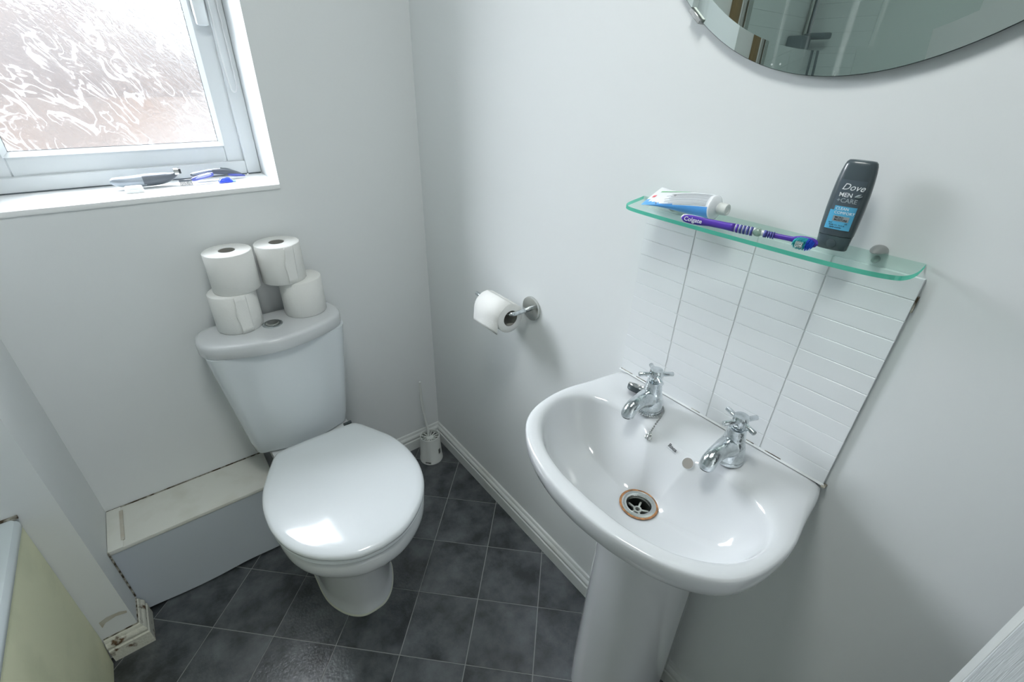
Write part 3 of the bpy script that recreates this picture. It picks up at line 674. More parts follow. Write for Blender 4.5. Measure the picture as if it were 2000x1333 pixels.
# resample evenly
bead = []; acc = 0; last = cp[0]; step = .0043; bead.append(cp[0])
for q in cp[1:]:
    if (q - bead[-1]).length >= step: bead.append(q)
sph = bmesh.new(); bmesh.ops.create_icosphere(sph, subdivisions=1, radius=.0020); sm = bpy.data.meshes.new('bead'); sph.to_mesh(sm); sph.free(); sm.materials.append(M['nickel'])
for p_ in sm.polygons: p_.use_smooth = True
for q in bead:
    o = bpy.data.objects.new('bead', sm); COL.objects.link(o); o.location = q - pc.location; o.parent = pc
l0 = bead[-1]
def torus_bm(c, nrm, R_, r_, n=24):
    bm = bmesh.new(); m_ = frame(c, nrm, (0, 1, .2)); rings = []
    for i in range(n):
        a = 2 * PI * i / n; u = Vector((math.cos(a), math.sin(a), 0)); rings.append([m_ @ (u * (R_ + r_ * math.cos(b)) + Vector((0, 0, r_ * math.sin(b)))) for b in [2 * PI * k / 8 for k in range(8)]])
    loft(bm, rings + [rings[0]], False, False); bmesh.ops.remove_doubles(bm, verts=bm.verts, dist=1e-7); return bm
for k, (dx, dy, R_) in enumerate(((-.0022, -.0020, .0026), (-.0060, -.0050, .0050), (-.0062, -.0010, .0042))):
    l_, nn_ = on_basin(l0.x + dx, l0.y + dy)
    o = from_bm('end_ring', torus_bm(l_ + nn_ * (.0022 + .001 * k), (nn_ + Vector((0, .3 * k, 0))).normalized(), R_, .0009), 'steel', pc)
    o.matrix_parent_inverse = Matrix.Translation(pc.location).inverted()
pl = thing('basin_plug', 'round black rubber plug with a chrome rim leaning behind the left tap', 'plug', (-.050, -.972, .8205))
mt = frame((-.0540, -.9630, .8365), (.45, .05, .89), (0, 1, 0))
bm = bmesh.new(); lathe(bm, [(.0160, -.0085), (.0180, -.006), (.0190, .001), (.0190, .003)], 36, mt); from_bm('rubber_body', bm, 'rubber', pl)
bm = bmesh.new(); lathe(bm, [(.0186, .001), (.0192, .003), (.0186, .0048), (.0165, .0044), (.016, .003)], 36, mt, False, False); from_bm('chrome_rim', bm, 'steel', pl)
under(pl)

# ------------------------------------------------------------------ tiled splashback
sy0, sy1, zb, zt = -.8825, -1.3005, .8215, 1.1723
spb = thing('splashback', 'small splashback of glossy white tiles on the wall above the washbasin', 'splashback', (0, SY, .82))
bm = bmesh.new(); box(bm, (-.0050, sy1 + .001, zb - .001), (-.0002, sy0 - .001, zt - .001)); gr = from_bm('grout_bed', bm, 'grout_w', spb)
cw = (sy0 - sy1) / 4; rh = (zt - zb + .0014) / 12
tm = bmesh.new(); box(tm, (-.0062, -cw / 2 + .0010, -rh / 2 + .0003), (-.0008, cw / 2 - .0010, rh / 2 - .0004), .0005, 1); bmesh.ops.recalc_face_normals(tm, faces=tm.faces)
tme = bpy.data.meshes.new('wall_tile'); tm.to_mesh(tme); tm.free(); tme.materials.append(M['tile'])
for i in range(4):
    for j in range(12):
        o = bpy.data.objects.new('wall_tile', tme); COL.objects.link(o); o.parent = spb
        o.location = (0, sy0 - cw * (i + .5) - SY, zb + rh * (j + .5) - .82)
        o.rotation_euler = (0, random.uniform(-.006, .006), random.uniform(-.003, .003))
bm = bmesh.new(); loft(bm, [[(-.0010, sy0 + .004, zb - .0012), (-.0010, sy1 - .002, zb - .0012)], [(-.0085, sy0 + .004, zb - .0006), (-.0085, sy1 - .002, zb - .0006)], [(-.0064, sy0, zb + .003), (-.0064, sy1, zb + .003)]], False, False, False)
from_bm('sealant', bm, 'grout_w', spb)
for a, b in ((-.884, -.915), (-.925, -.985), (-1.060, -1.078), (-1.165, -1.185), (-1.205, -1.232)):
    boxo('mould_line', (-.0072, b, zb + .0024), (-.0060, a, zb + .0034), 'crack', spb)
boxo('edge_chip', (-.0050, sy1 - .0012, 1.128), (-.0012, sy1 + .0012, 1.150), 'crack', spb)
boxo('corner_mould', (-.012, sy1 - .004, zb - .0012), (-.001, sy1 + .002, zb + .001), 'crack', spb)
under(spb)
for o in spb.children:
    if o.name.startswith('wall_tile'): o.matrix_parent_inverse = Matrix()

# ------------------------------------------------------------------ glass shelf
ZS = 1.190
sh = thing('glass_shelf', 'green-edged curved glass shelf on the wall above the splashback', 'shelf', (-.05, SY + .01, ZS))
half = [(-.0005, -.8663), (-.022, -.8720), (-.052, -.8795), (-.074, -.8875), (-.086, -.8990), (-.0915, -.9200), (-.0945, -.9700), (-.0955, -1.0400), (-.0955, -1.0925), (-.0955, -1.1450), (-.0945, -1.2100), (-.0895, -1.2550), (-.0790, -1.2835), (-.0640, -1.2925), (-.0420, -1.2950), (-.0200, -1.2940), (-.0005, -1.2925)]
ol, _ = crm([(a, b, 0) for a, b in half], [0] * len(half), 5); ol = [(v.x, v.y) for v in ol]
bm = bmesh.new(); T_ = .0058
top_ = [bm.verts.new((x, y, ZS)) for x, y in ol]; bt_ = [bm.verts.new((x, y, ZS - T_)) for x, y in ol]
bm.faces.new(top_); bm.faces.new(bt_[::-1]); nE = len(ol)
fe = []
for i in range(nE):
    j = (i + 1) % nE; f_ = bm.faces.new((top_[i], top_[j], bt_[j], bt_[i]))
    if j: fe.append(f_)
me = bpy.data.meshes.new('glass_plate'); bmesh.ops.recalc_face_normals(bm, faces=bm.faces)
for f in fe: f.material_index = 1
bm.to_mesh(me); bm.free(); me.materials.append(M['shelfglass']); gp = link('glass_plate', me, 'shelfedge', sh)
for y_ in (-.935, -1.2425):
    bm = bmesh.new(); c = Vector((0, y_, ZS))
    rings = []
    for x, ry, rzv in ((-.0005, .0092, .0066), (-.004, .0095, .0070), (-.010, .0090, .0064), (-.017, .0072, .0048), (-.023, .0044, .0028), (-.0262, .0014, .0008)):
        rings.append([(x, y_ + ry * math.cos(t), ZS + .0035 + rzv * math.sin(t) * (1 if math.sin(t) > 0 else .35)) for t in [2 * PI * k / 24 for k in range(24)]])
    loft(bm, rings); from_bm('shelf_clip', bm, 'nickel', sh, 50)
    bm = bmesh.new(); tube(bm, [(-.0005, y_, ZS - .0085), (-.008, y_, ZS - .009), (-.016, y_, ZS - .0075)], [.0045, .004, .002], 16); from_bm('clip_foot', bm, 'nickel', sh)
under(sh)

# ------------------------------------------------------------------ things on the shelf
# toothpaste tube, lying, crimped end at the left
tp = thing('toothpaste_tube', 'white and blue toothpaste tube lying on the left of the glass shelf', 'toothpaste', (-.045, -.98, ZS))
A = Vector((-.041, -.912, ZS + .0135)); B = Vector((-.0450, -1.030, ZS + .0190)); ax = (B - A).normalized()
side = Vector((1, 0, 0)); side = (side - ax * side.dot(ax)).normalized(); upv = side.cross(ax); upv = upv if upv.z > 0 else -upv
RS = .0182; nT = 40
def axes(t): a = math.radians(24) * (1 - t); return side * math.cos(a) + upv * math.sin(a), upv * math.cos(a) - side * math.sin(a)
def tring(t, hw, hh): c = A + (B - A) * t; s1, u1 = axes(t); return [c + s1 * hw * math.cos(2 * PI * k / nT) + u1 * hh * math.sin(2 * PI * k / nT) for k in range(nT)]
rg_ = []
for k in range(15):
    t = k / 14; hh = max(.0009, RS * math.sin(min(1, t * 1.02) * PI / 2) ** .9); hw = .0285 * (1 - t) + RS * t; 
    rg_.append(tring(t, hw, hh))
bm = bmesh.new(); V_ = loft(bm, rg_, True, True)
bmesh.ops.recalc_face_normals(bm, faces=bm.faces)
me = bpy.data.meshes.new('tube_body')
for f in bm.faces:
    c = f.calc_center_median(); t = (c - A).dot(ax) / (B - A).length; cc = A + (B - A) * t; s1, u1 = axes(t); ang_ = math.atan2((c - cc).dot(u1), (c - cc).dot(s1))
    f.material_index = 0
    if len(f.verts) == 4:
        d_ = math.degrees(ang_)
        if d_ > 172 or d_ < -128: f.material_index = 1
        elif d_ < -62: f.material_index = 2
bm.to_mesh(me); bm.free(); me.materials.append(M['tubewhite']); me.materials.append(M['tubeblue']); link('tube_body', me, 'tubegreen', tp, 40)
# fine print lines along the white side
def onT(t, deg, off=.0003):
    hh = max(.0009, RS * math.sin(min(1, t * 1.02) * PI / 2) ** .9) + off; hw = .0285 * (1 - t) + RS * t + off; c = A + (B - A) * t; a = math.radians(deg)
    s1, u1 = axes(t); return c + s1 * hw * math.cos(a) + u1 * hh * math.sin(a)
bm = bmesh.new()
for k in range(11):
    d0 = 98 + k * 6.6; t0 = .38 + .05 * math.sin(k * 2.3) ; t1 = .97
    rows = []
    for s in range(13):
        t = t0 + (t1 - t0) * s / 12; rows.append([onT(t, d0), onT(t, d0 + 2.6)])
    loft(bm, rows, False, False, False)
from_bm('fine_print', bm, 'greyink', tp)
bm = bmesh.new()
for (t0, t1, d0, d1) in ((.05, .11, 92, 106),):
    loft(bm, [[onT(t0 + (t1 - t0) * s / 4, d0 + (d1 - d0) * q / 5, .0004) for q in range(6)] for s in range(5)], False, False, False)
from_bm('red_flash', bm, 'red', tp)
bm = bmesh.new(); loft(bm, [[onT(.10 + .5 * s / 8, 62 + 9 * q / 3 + 10 * s / 8, .0004) for q in range(4)] for s in range(9)], False, False, False); from_bm('green_band', bm, 'tubegreen', tp)
bm = bmesh.new()
for t0, d0 in ((.24, 158), (.46, 112)):
    p0 = onT(t0, d0, .0005); n0 = (onT(t0, d0, .01) - onT(t0, d0, 0)).normalized(); lathe(bm, [(.0016, 0), (.0011, .0001), (.0009, 0)], 12, frame(p0, n0, ax), False, False); from_bm('symbol', bm, 'ink', tp); bm = bmesh.new()
bm.free()

mt = frame(B, ax, (1, 0, 0))
bm = bmesh.new(); lathe(bm, [(RS, -.0005), (RS + .0004, .0008), (RS, .0022), (.015, .0040), (.0080, .0065), (.0065, .0070), (.0062, .0105)], 40, mt); from_bm('shoulder', bm, 'tubewhite', tp, 50)
bm = bmesh.new(); lathe(bm, [(.0088, .0090), (.0092, .0105), (.0088, .021), (.0080, .0225), (.0055, .0225), (.0048, .0215)], 32, mt); from_bm('cap', bm, 'plastic_w', tp, 50)
under(tp)

# toothbrush, on its side along the front of the shelf, bristles towards the room
br = thing('toothbrush', 'purple and white toothbrush with teal and blue bristles along the front of the glass shelf', 'toothbrush', (-.08, -1.10, ZS))
hA = Vector((-.0905, -1.0060, ZS + .0058)); hB = Vector((-.0600, -1.1895, ZS + .0075)); hd_ = (hB - hA).normalized(); BL = (hB - hA).length
hs_ = Vector((-hd_.y, hd_.x, 0)); hs_ = hs_ if hs_.x < 0 else -hs_           # towards the room
up = (Vector((0, 0, 1)) * .8 - hs_ * .0).normalized()
def hp(t, s=0, u=0): return hA + hd_ * BL * t + hs_ * s + Vector((0, 0, 1)) * u
def hbar(t0, t1, prof, name, m, n=18, parent=br):
    """prof: list of (t, half height, half thickness)"""
    bm = bmesh.new(); rings = []
    for t, hh, th in prof:
        rings.append([hp(t) + Vector((0, 0, 1)) * hh * math.sin(a) + hs_ * th * math.cos(a) for a in [2 * PI * k / n for k in range(n)]])
    loft(bm, rings); return from_bm(name, bm, m, parent, 50)
hbar(0, 1, [(0, .0015, .0012), (.012, .0042, .0024), (.04, .0056, .0030), (.10, .0060, .0034), (.16, .0058, .0034), (.20, .0050, .0032), (.24, .0042, .0030), (.36, .0042, .0034), (.44, .0050, .0038), (.52, .0056, .0040), (.57, .0052, .0038), (.60, .0046, .0034), (.62, .0040, .003), (.66, .0038, .003)], 'handle_back', 'brushwhite')
def overlay(name, m, prof, off=.0010, a0=-1.25, a1=1.1, push=.0009):
    """rubber grip skin on the room-facing side of the handle"""
    bm = bmesh.new(); rings = []
    for t, hh, th, f in prof:
        row = []
        for k in range(9):
            a = (a0 + (a1 - a0) * k / 8) * f; row.append(hp(t) + Vector((0, 0, 1)) * (hh + off) * math.sin(a) + hs_ * (th + off) * math.cos(a))
        rings.append(row)
    loft(bm, rings, False, False, False); o = from_bm(name, bm, m, br, 60)
    s = o.modifiers.new('solid', 'SOLIDIFY'); s.thickness = .0006; s.offset = 0; return o
overlay('grip', 'purple', [(.012, .0036, .0022, .25), (.03, .0050, .0028, .75), (.06, .0057, .0032, .9), (.10, .0060, .0034, .95), (.16, .0058, .0034, .95), (.20, .0050, .0032, 1.05), (.24, .0042, .0030, 1.25), (.30, .0042, .0032, 1.3), (.36, .0042, .0034, 1.3), (.40, .0046, .0036, 1.3), (.435, .0049, .0038, 1.25)])
for k in range(5):
    t0 = .445 + k * .0265
    overlay('grip_rib', 'navy' if k else 'purple', [(t0, .0050 + .0002 * k, .0038, 1.1), (t0 + .009, .0053, .0039, 1.1), (t0 + .018, .0053, .0039, 1.1)])
hbar(0, 1, [(.572, .0030, .0040), (.585, .0056, .0050), (.60, .0060, .0052), (.615, .0056, .0050), (.628, .0030, .0040)], 'clear_bead', mat('clear_green_plastic', (.45, .60, .52), .08, trans=.6), 18)
overlay('thumb_grip', 'navy', [(.645, .0040, .003, 1.2), (.668, .0038, .003, 1.2)])
for k in range(3): overlay('thumb_rib', 'navy', [(.674 + k * .017, .0038, .003, 1.2), (.684 + k * .017, .0038, .003, 1.2)])
hbar(0, 1, [(.66, .0036, .0028), (.70, .0036, .0028), (.74, .0034, .0027), (.80, .0033, .0027), (.84, .0036, .0026), (.855, .0048, .0024), (.88, .0062, .0022), (.92, .0070, .0022), (.96, .0066, .0022), (.99, .0046, .0020), (1.0, .0015, .0012)], 'neck_and_head', 'purple')
def bristles(name, m, cells, ln):
    bm = bmesh.new()
    for t, u in cells:
        a = hp(t, .0020, u); b = hp(t, .0020 + ln, u * 1.12 - .0022) + Vector((random.uniform(-.0003, .0003), random.uniform(-.0004, .0004), random.uniform(-.0003, .0003)))
        tube(bm, [a, b], [.00055, .00045], 5)
    o = from_bm(name, bm, m, br, None); return o
CL = [(.855 + i * .0078, -.0052 + j * .00115) for i in range(17) for j in range(10) if ((i - 8) / 8.6) ** 2 + ((j - 4.5) / 5.2) ** 2 < 1]
bristles('teal_bristles', 'teal', [c for c in CL if c[0] < .935 and not (.875 < c[0] < .925 and abs(c[1]) < .003)], .0108)
bristles('blue_bristles', 'bluebr', [c for c in CL if c[0] >= .935], .0112)
bristles('white_bristles', 'wbr', [c for c in CL if .875 < c[0] < .925 and abs(c[1]) < .003], .0112)
nrm = hs_ * .97 + Vector((0, 0, .25))
text('lettering', 'Colgate', hp(.034, .0046, -.0026) , hd_, hs_, .0088, 'white', br, .00015, .1, .0001)
under(br)

# shower gel bottle standing on its cap
bt = thing('shower_gel_bottle', 'slate grey shower gel bottle with a blue label standing on the glass shelf', 'bottle', (-.035, -1.1975, ZS))
bc = Vector((-.0350, -1.1975)); BANG = math.radians(-9)
fx = Vector((-math.cos(BANG), math.sin(BANG) * 1.0, 0)); fx = Vector((-math.cos(math.radians(8)), -math.sin(math.radians(8)), 0)); rx = Vector((fx.y, -fx.x, 0)); rx = rx if rx.y < 0 else -rx
def brg(z, hw, hd2, n=36, e=2.7):
    out = []
    for k in range(n):
        a = 2 * PI * k / n; c, s = math.cos(a), math.sin(a)
        x = hw * (abs(c) ** (2 / e)) * (1 if c > 0 else -1); y = hd2 * (abs(s) ** (2 / e)) * (1 if s > 0 else -1)
        out.append(Vector((bc.x, bc.y, ZS + z)) + rx * x + fx * y)
    return out
bm = bmesh.new(); loft(bm, [brg(.0002, .0170, .0085), brg(.0012, .0180, .0098), (brg(.010, .0185, .0108)), brg(.0185, .0192, .0115)]); from_bm('cap', bm, 'bottlecap', bt, 50)
bm = bmesh.new(); loft(bm, [brg(.0187, .0188, .0111), brg(.0192, .0195, .0118), brg(.030, .0202, .0122), brg(.050, .0207, .0124), brg(.070, .0205, .0120), brg(.086, .0196, .0110), brg(.096, .0185, .0096), brg(.103, .0172, .0082), brg(.1065, .0160, .0070), brg(.1085, .0140, .0052), brg(.1090, .010, .003)])
from_bm('body', bm, 'bottle', bt, 50)
bm = bmesh.new()   # thumb notch in the cap
lathe(bm, [(.0060, 0), (.0052, .0008), (.002, .0010)], 24, frame(Vector((bc.x, bc.y, ZS + .009)) + fx * .0104, fx, rx)); from_bm('thumb_notch', bm, 'bottle', bt)
hwz = lambda z: (.0121 if z < .06 else .0121 - (z - .06) * .03)
def face(x, z, off=.0004):
    e = 2.7; hw = .0205; t = min(.98, abs(x) / hw); dpt = hwz(z) * (1 - t ** e) ** (1 / e); return Vector((bc.x, bc.y, ZS + z)) + rx * x + fx * (dpt + off)
def patch(name, x0, x1, z0, z1, m, off=.0004, cut=0):
    bm = bmesh.new(); rows = []
    for i in range(7):
        z = z0 + (z1 - z0) * i / 6; rows.append([face(x0 + (x1 - x0) * k / 10, z, off) for k in range(11)])
    loft(bm, rows, False, False, False); return from_bm(name, bm, m, bt, 60)
lb = patch('label', -.0135, .0140, .0270, .0870, 'labdark', .0003)
def bsub(o): o.parent = lb; return o
bsub(patch('blue_panel', -.0138, .0138, .0272, .0505, 'labblue', .0006)); bsub(patch('blue_panel_top', -.0098, .0138, .0500, .0560, 'labblue', .0006))
bsub(patch('silver_box', -.0078, .0098, .0375, .0440, 'silver', .0009))
def bt_text(s, x, z, size, m, shear=0, bold=0, name='lettering'):
    o = text(name, s, face(x, z, .0011), rx, fx, size, m, bt, .0001, shear, bold); return bsub(o)
bt_text('Dove', -.0100, .0755, .0108, 'white', .35)
bt_text('MEN', -.0102, .0672, .0070, 'white', 0, .0001)
bt_text('+CARE', -.0108, .0605, .0072, 'silver', 0, .0001)
bt_text('CLEAN', -.0085, .0515, .0046, 'white'); bt_text('COMFORT', -.0085, .0465, .0046, 'white')
bt_text('MICRO', -.0060, .0412, .0030, 'ink', 0, .0001); bt_text('MOISTURE', -.0060, .0383, .0030, 'ink', 0, .0001)
for k in range(3): bt_text('body and face wash'[:18 - 3 * k], -.0108 + .0012 * k, .0345 - k * .0026, .0026, 'ink')
bm = bmesh.new(); tube(bm, [face(0.0066, .0685, .001), face(0.0098, .0700, .0012), face(0.0126, .0722, .001)], [.0002, .0013, .0002], 8, 3); tube(bm, [face(0.0071, .0682, .001), face(0.0116, .0688, .0012), face(0.0141, .0703, .001)], [.0002, .0010, .0002], 8, 3); bsub(from_bm('bird_emblem', bm, 'silver', bt))
for o in list(bt.children) + list(lb.children): pass
under(bt)
lb.matrix_parent_inverse = Matrix.Translation(bt.location).inverted()

# ------------------------------------------------------------------ toilet roll holder on the right wall
PZ = .8435; PY = -.5715
rhd = thing('toilet_roll_holder', 'chrome toilet roll holder on a round plate on the right wall', 'toilet roll holder', (0, PY, PZ))
bm = bmesh.new(); lathe(bm, [(.0325, 0), (.0330, .003), (.0318, .0068), (.0285, .0076), (.004, .0078)], 48, frame((-.0002, PY, PZ), (-1, 0, 0), (0, 1, 0))); from_bm('wall_plate', bm, 'steel', rhd, 40)
ROLLX = -.0685
bm = bmesh.new()
tube(bm, [(-.006, PY, PZ), (-.040, PY, PZ), (-.054, PY, PZ), (ROLLX + .005, PY + .002, PZ), (ROLLX - .001, PY + .009, PZ), (ROLLX - .001, PY + .03, PZ + .0002), (ROLLX - .001, PY + .149, PZ + .003), (ROLLX - .001, PY + .151, PZ + .003)], [.0058, .0058, .0058, .0058, .0058, .0058, .0058, .004], 16, 6)
from_bm('arm', bm, 'chrome', rhd, 50)
under(rhd)
r2 = thing('toilet_roll', 'partly used toilet roll hanging on the chrome wall holder', 'toilet roll', (ROLLX, PY + .07, PZ - .012))
c_ = Vector((ROLLX, 0, PZ - .0125)); ya, yb = PY + .005, PY + .112; ro, ri = .0400, .0215
axm = Matrix(((1, 0, 0, c_.x), (0, 0, 1, 0), (0, -1, 0, c_.z), (0, 0, 0, 1)))   # local z -> +y, local y -> -z
bm = bmesh.new(); lathe(bm, [(ri, ya), (ro - .001, ya), (ro, ya + .001), (ro, yb - .001), (ro - .001, yb), (ri, yb)], 56, axm, False, False); from_bm('paper', bm, 'paper', r2, 50)
bm = bmesh.new(); lathe(bm, [(ri, ya + .0005), (ri, yb - .0005), (ri - .001, yb - .0005), (ri - .001, ya + .0005)], 40, axm, False, False); from_bm('core', bm, 'card', r2)
bm = bmesh.new(); rows = []
for k in range(14):
    if k < 9: a = math.radians(78 + k * 12.75); p = (c_.x + (ro + .0008) * math.cos(a), c_.z + (ro + .0008) * math.sin(a))
    else: s = (k - 8) / 5; p = (c_.x - ro - .0008 - .0030 * s, c_.z - .034 * s)
    rows.append([(p[0], ya - .0004 + .001 * math.sin(k), p[1]), (p[0] - .0002, (ya + yb) / 2, p[1]), (p[0], yb, p[1] + (.0 if k < 9 else .0))])
loft(bm, rows, False, False, False); f = from_bm('hanging_sheet', bm, 'paper', r2, 60); s = f.modifiers.new('solid', 'SOLIDIFY'); s.thickness = .0005
under(r2)

# ------------------------------------------------------------------ mirror
MY, MZ, MA, MB = -1.112, 1.385 + .45, .36, .45
mi = thing('wall_mirror', 'large oval wall mirror with a few water drips, high on the right wall', 'mirror', (0, MY, MZ))
def ell(sc_, n=160, x=0): return [(x, MY + (MA - sc_) * math.cos(2 * PI * k / n), MZ + (MB - sc_) * math.sin(2 * PI * k / n)) for k in range(n)]
bm = bmesh.new(); loft(bm, [ell(.0, x=-.0062), ell(.0, x=-.0095)], True, False); from_bm('backing', bm, 'gasket', mi, 30)
bm = bmesh.new(); loft(bm, [ell(.0005, x=-.0097), ell(.0275, x=-.0122)], False, False); from_bm('bevel', bm, 'mirror', mi, 5)
bm = bmesh.new(); bm.faces.new([bm.verts.new(p) for p in ell(.0275, x=-.0122)][::-1]); from_bm('mirror_glass', bm, 'mirror', mi, None)
for sgn, y_ in ((1, -.9145), (-1, -1.2905)):
    yy = y_ - MY; zz = MZ - MB * math.sqrt(max(0, 1 - (yy / MA) ** 2)); tn = Vector((0, yy / MA ** 2, (zz - MZ) / MB ** 2)).normalized(); tt = Vector((0, -tn.z, tn.y))
    bm = bmesh.new(); box(bm, (-.0135, -.0035, 0), (.0135, .0035, .0155), .001, 1); mt = Matrix(((tt.x, tn.x, -1, 0), (tt.y, tn.y, 0, y_), (tt.z, tn.z, 0, zz), (0, 0, 0, 1))); bm.transform(mt)
    o = from_bm('mirror_clip', bm, 'nickel', mi)
under(mi)

# ------------------------------------------------------------------ bath
ba = thing('bathtub', 'white bath with a cream side panel beside the partition', 'bathtub', (-1.48, -1.1, 0))
bx0, bx1, by0, by1 = XL + .003, -1.1290, -1.95, YN - .002
def rrect(x0, x1, y0, y1, r, z, n=6):
    out = []
    for cx_, cy_, a0 in ((x1 - r, y1 - r, 0), (x0 + r, y1 - r, PI / 2), (x0 + r, y0 + r, PI), (x1 - r, y0 + r, 1.5 * PI)):
        for k in range(n + 1): a = a0 + PI / 2 * k / n; out.append((cx_ + r * math.cos(a), cy_ + r * math.sin(a), z))
    return out
bm = bmesh.new()
loft(bm, [rrect(bx0 + .004, bx1 - .004, by0 + .004, by1 - .0, .012, .5205), rrect(bx0, bx1, by0, by1, .012, .526), rrect(bx0, bx1, by0, by1, .012, .538), rrect(bx0 + .005, bx1 - .005, by0 + .005, by1 - .003, .012, .5465), rrect(bx0 + .014, bx1 - .014, by0 + .014, by1 - .012, .02, .5475),
          rrect(bx0 + .055, bx1 - .060, by0 + .055, by1 - .05, .09, .546), rrect(bx0 + .066, bx1 - .072, by0 + .07, by1 - .062, .09, .538), rrect(bx0 + .09, bx1 - .10, by0 + .12, by1 - .10, .10, .33), rrect(bx0 + .12, bx1 - .13, by0 + .17, by1 - .15, .10, .17), rrect(bx0 + .17, bx1 - .18, by0 + .24, by1 - .22, .09, .145)], False, True)
from_bm('tub', bm, 'bath', ba, 50)
bm = bmesh.new(); xa, xb = -1.1330, -1.1450
loft(bm, [[(xa, by1, .5225), (xa, by0 + .004, .5225), (xa - .004, by0 + .004, .5225), (xa - .004, by1, .5225)], [(xb + .003, by1 - .0, .09), (xb + .003, by0 + .004, .09), (xb - .001, by0 + .004, .09), (xb - .001, by1, .09)], [(xb, by1 - .017, .001), (xb, by0 + .004, .001), (xb - .004, by0 + .004, .001), (xb - .004, by1 - .017, .001)]])
from_bm('side_panel', bm, 'bathpanel', ba, 20)
boxo('sealant', (-1.20, YN - .006, .543), (-1.129, YN - .0004, .551), 'crack', ba, .001)
under(ba)
# folding screen standing on the bath rim, seen in the mirror
ss = thing('bath_screen', 'chrome and brown framed glass bath screen standing on the rim by the partition', 'bath screen', (-1.25, YN - .02, .547))
boxo('brown_trim', (-1.235, YN - .020, .549), (-1.195, YN - .0005, 2.0), 'screenbrown', ss, .002)
boxo('wall_profile', (-1.305, YN - .024, .549), (-1.275, YN - .0005, 2.0), 'steel', ss, .003)
boxo('gold_strip', (-1.325, YN - .012, .552), (-1.312, YN - .0005, 2.0), 'gold', ss, .001)
boxo('glass_leaf', (-1.294, YN - .70, .56), (-1.288, YN - .022, 1.98), 'screenglass', ss)
under(ss)
su = thing('shower_mixer', 'slate coloured shower unit with a hose on the tiled bath wall', 'shower', (-1.76, YN - .03, 1.5))
boxo('housing', (-1.745, YN - .075, 1.475), (-1.665, YN - .0065, 1.545), 'showerdark', su, .008)
bm = bmesh.new(); tube(bm, [(-1.75, YN - .05, 1.47), (-1.76, YN - .08, 1.2), (-1.74, YN - .09, .9), (-1.72, YN - .06, .8), (-1.78, YN - .04, 1.1), (-1.79, YN - .035, 1.9)], .007, 10, 6, up=(1, .3, 0)); from_bm('hose', bm, 'showerdark', su)
bm = bmesh.new(); tube(bm, [(-1.79, YN - .02, 1.3), (-1.79, YN - .02, 2.0)], .010, 12, up=(1, 0, 0)); from_bm('riser_rail', bm, 'nickel', su)
boxo('hand_shower', (-1.80, YN - .13, 1.535), (-1.775, YN - .02, 1.56), 'showerdark', su, .008)
under(su)

# ------------------------------------------------------------------ door leaf, standing open by the right wall
dr = bpy.data.objects.new('door_1', None); COL.objects.link(dr); struct(dr)
dx0, dx1, dy1 = -.180, -.145, -1.5134
boxo('door_leaf', (dx0, dy1 - .76, .008), (dx1, dy1, 1.98), 'grain', dr, .0012)
boxo('door_edge', (dx0 + .0015, dy1, .008), (dx1 - .0015, dy1 + .0008, 1.98), 'gloss', dr)
bm = bmesh.new(); tube(bm, [(dx0 - .002, dy1 - .06, 1.0), (dx0 - .045, dy1 - .06, 1.0), (dx0 - .048, dy1 - .075, 1.0), (dx0 - .048, dy1 - .17, 1.0)], .009, 12, 4); from_bm('handle', bm, 'steel', dr)

# ------------------------------------------------------------------ things on the window sill
def lens_body(name, pts, m, parent, sub=5, n=18, flat=.85):
    bm = bmesh.new(); tube(bm, [p for p, r in pts], [r for p, r in pts], n, sub, flat); return from_bm(name, bm, m, parent, 60)
YT = .118
tr = thing('beard_trimmer', 'silver and dark grey beard trimmer lying on the window sill', 'trimmer', (-.70, YT, SZ))
lens_body('silver_handle', [((-.7775, YT, SZ + .0225), .0045), ((-.772, YT, SZ + .021), .0100), ((-.755, YT, SZ + .0180), .0145), ((-.735, YT, SZ + .0170), .0165), ((-.715, YT, SZ + .0175), .0172), ((-.702, YT, SZ + .0180), .0172)], 'trimsilver', tr)
lens_body('grey_front', [((-.7135, YT - .0005, SZ + .0182), .0172), ((-.700, YT, SZ + .0184), .0176), ((-.680, YT, SZ + .0188), .0165), ((-.667, YT, SZ + .0200), .0150), ((-.655, YT, SZ + .0215), .0115), ((-.645, YT, SZ + .025), .0075), ((-.6385, YT, SZ + .029), .0055)], 'trimgrey', tr)
hdm = boxo('blade_head', (-.6440, YT - .013, SZ + .0265), (-.6330, YT + .011, SZ + .0400), 'nickel', tr, .002)
bm = bmesh.new()
for k in range(8): box(bm, (-.6335, YT - .0125 + k * .003, SZ + .029), (-.6285, YT - .0110 + k * .003, SZ + .040))
from_bm('comb_teeth', bm, 'ink', hdm, None)
under(tr)
cp_ = thing('trimmer_cap', 'small white plastic cap in front of the silver end of the beard trimmer', 'cap', (-.735, .075, SZ))
bm = bmesh.new(); loft(bm, [rrect(-.7560, -.7170, .062, .085, .004, SZ + .0003), rrect(-.7540, -.7190, .064, .083, .004, SZ + .013), rrect(-.7525, -.7205, .066, .081, .004, SZ + .0145)]); from_bm('shell', bm, 'sill', cp_); 
bm = bmesh.new(); loft(bm, [rrect(-.7450, -.7280, .060, .064, .001, SZ + .0003), rrect(-.7450, -.7280, .060, .064, .001, SZ + .008)]); from_bm('tab', bm, 'sill', cp_)
under(cp_)
YB = .100
bs = thing('beard_brush', 'small brush with a black comb head and lilac handle on the window sill', 'brush', (-.59, YB, SZ))
hdb = boxo('comb_head', (-.6400, YB - .004, SZ + .0100), (-.6110, YB + .004, SZ + .0145), 'trimgrey', bs, .001)
bm = bmesh.new()
for k in range(9): box(bm, (-.6385 + k * .0031, YB - .0035, SZ + .0008), (-.6372 + k * .0031, YB + .0035, SZ + .0105))
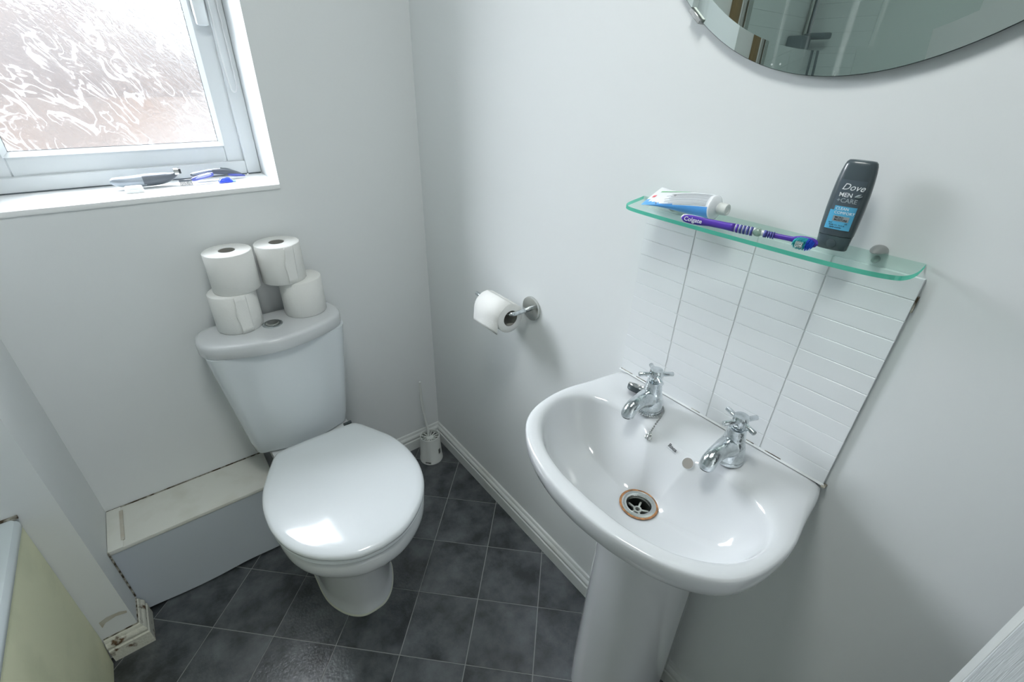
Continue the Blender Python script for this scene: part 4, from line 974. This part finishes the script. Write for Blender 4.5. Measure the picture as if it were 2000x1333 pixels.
from_bm('comb_teeth', bm, 'ink', hdb, None)
lens_body('handle', [((-.6125, YB, SZ + .0122), .0030), ((-.605, YB, SZ + .0135), .0050), ((-.590, YB + .003, SZ + .0165), .0060), ((-.570, YB + .006, SZ + .0195), .0060), ((-.5595, YB + .008, SZ + .0210), .0045)], 'lilac', bs, flat=1)
lens_body('pale_inlay', [((-.602, YB - .0035, SZ + .0150), .0015), ((-.588, YB - .001, SZ + .0180), .0030), ((-.570, YB + .002, SZ + .0208), .0030), ((-.563, YB + .004, SZ + .0215), .0015)], mat('pale_lilac', (.40, .43, .78), .4), bs, flat=1)
under(bs)
YR = .136
rz_ = thing('razor', 'grey arched razor with a lilac nose lying at the right end of the window sill', 'razor', (-.54, YR, SZ))
lens_body('handle', [((-.6080, YR, SZ + .0185), .0042), ((-.600, YR, SZ + .0190), .0062), ((-.582, YR, SZ + .0212), .0068), ((-.560, YR, SZ + .0228), .0078), ((-.540, YR, SZ + .0215), .0095), ((-.518, YR, SZ + .0180), .0100), ((-.500, YR, SZ + .0130), .0075), ((-.488, YR, SZ + .0090), .0045)], 'trimgrey', rz_)
lens_body('silver_inlay', [((-.604, YR - .0045, SZ + .0200), .0022), ((-.588, YR - .0055, SZ + .0225), .0034), ((-.568, YR - .0065, SZ + .0255), .0028), ((-.556, YR - .006, SZ + .0265), .0012)], 'trimsilver', rz_)
lens_body('lilac_nose', [((-.522, YR - .009, SZ + .0130), .0025), ((-.510, YR - .008, SZ + .0110), .0042), ((-.494, YR - .005, SZ + .0085), .0042), ((-.480, YR - .002, SZ + .0055), .0025)], 'lilac', rz_)
lens_body('ribbed_spine', [((-.535, YR - .001, SZ + .0300), .0018), ((-.520, YR - .001, SZ + .0265), .0026), ((-.508, YR - .001, SZ + .0215), .0020)], 'gasket', rz_)
under(rz_)
bl = thing('plastic_guard', 'bright blue translucent plastic guard on the sill in front of the razor', 'guard', (-.535, .088, SZ))
bm = bmesh.new(); loft(bm, [rrect(-.5530, -.5210, .080, .095, .005, SZ + .0004), rrect(-.5540, -.5200, .079, .096, .006, SZ + .004), rrect(-.5480, -.5260, .083, .093, .004, SZ + .0115), rrect(-.5420, -.5320, .086, .091, .002, SZ + .013)]); from_bm('shell', bm, 'brightblue', bl, 50)
bm = bmesh.new(); loft(bm, [rrect(-.5220, -.5120, .083, .091, .003, SZ + .001), rrect(-.5200, -.5140, .085, .089, .001, SZ + .005)]); from_bm('tip', bm, mat('pale_cyan', (.35, .62, .85), .2), bl, 50)
under(bl)

# paint wear: brown scrape on the partition end, mark beside the plate
def decal(name, pts3, m, parent=None):
    bm = bmesh.new(); bm.faces.new([bm.verts.new(p) for p in pts3]); return from_bm(name, bm, m, parent, None)
decal('scrape', [(-1.128, YN - .0006, .145), (-1.110, YN - .0006, .152), (-1.085, YN - .0006, .150), (-1.072, YN - .0006, .142), (-1.073, YN - .0006, .134), (-1.095, YN - .0006, .140), (-1.118, YN - .0006, .134), (-1.128, YN - .0006, .122)], 'stain', wn_part)
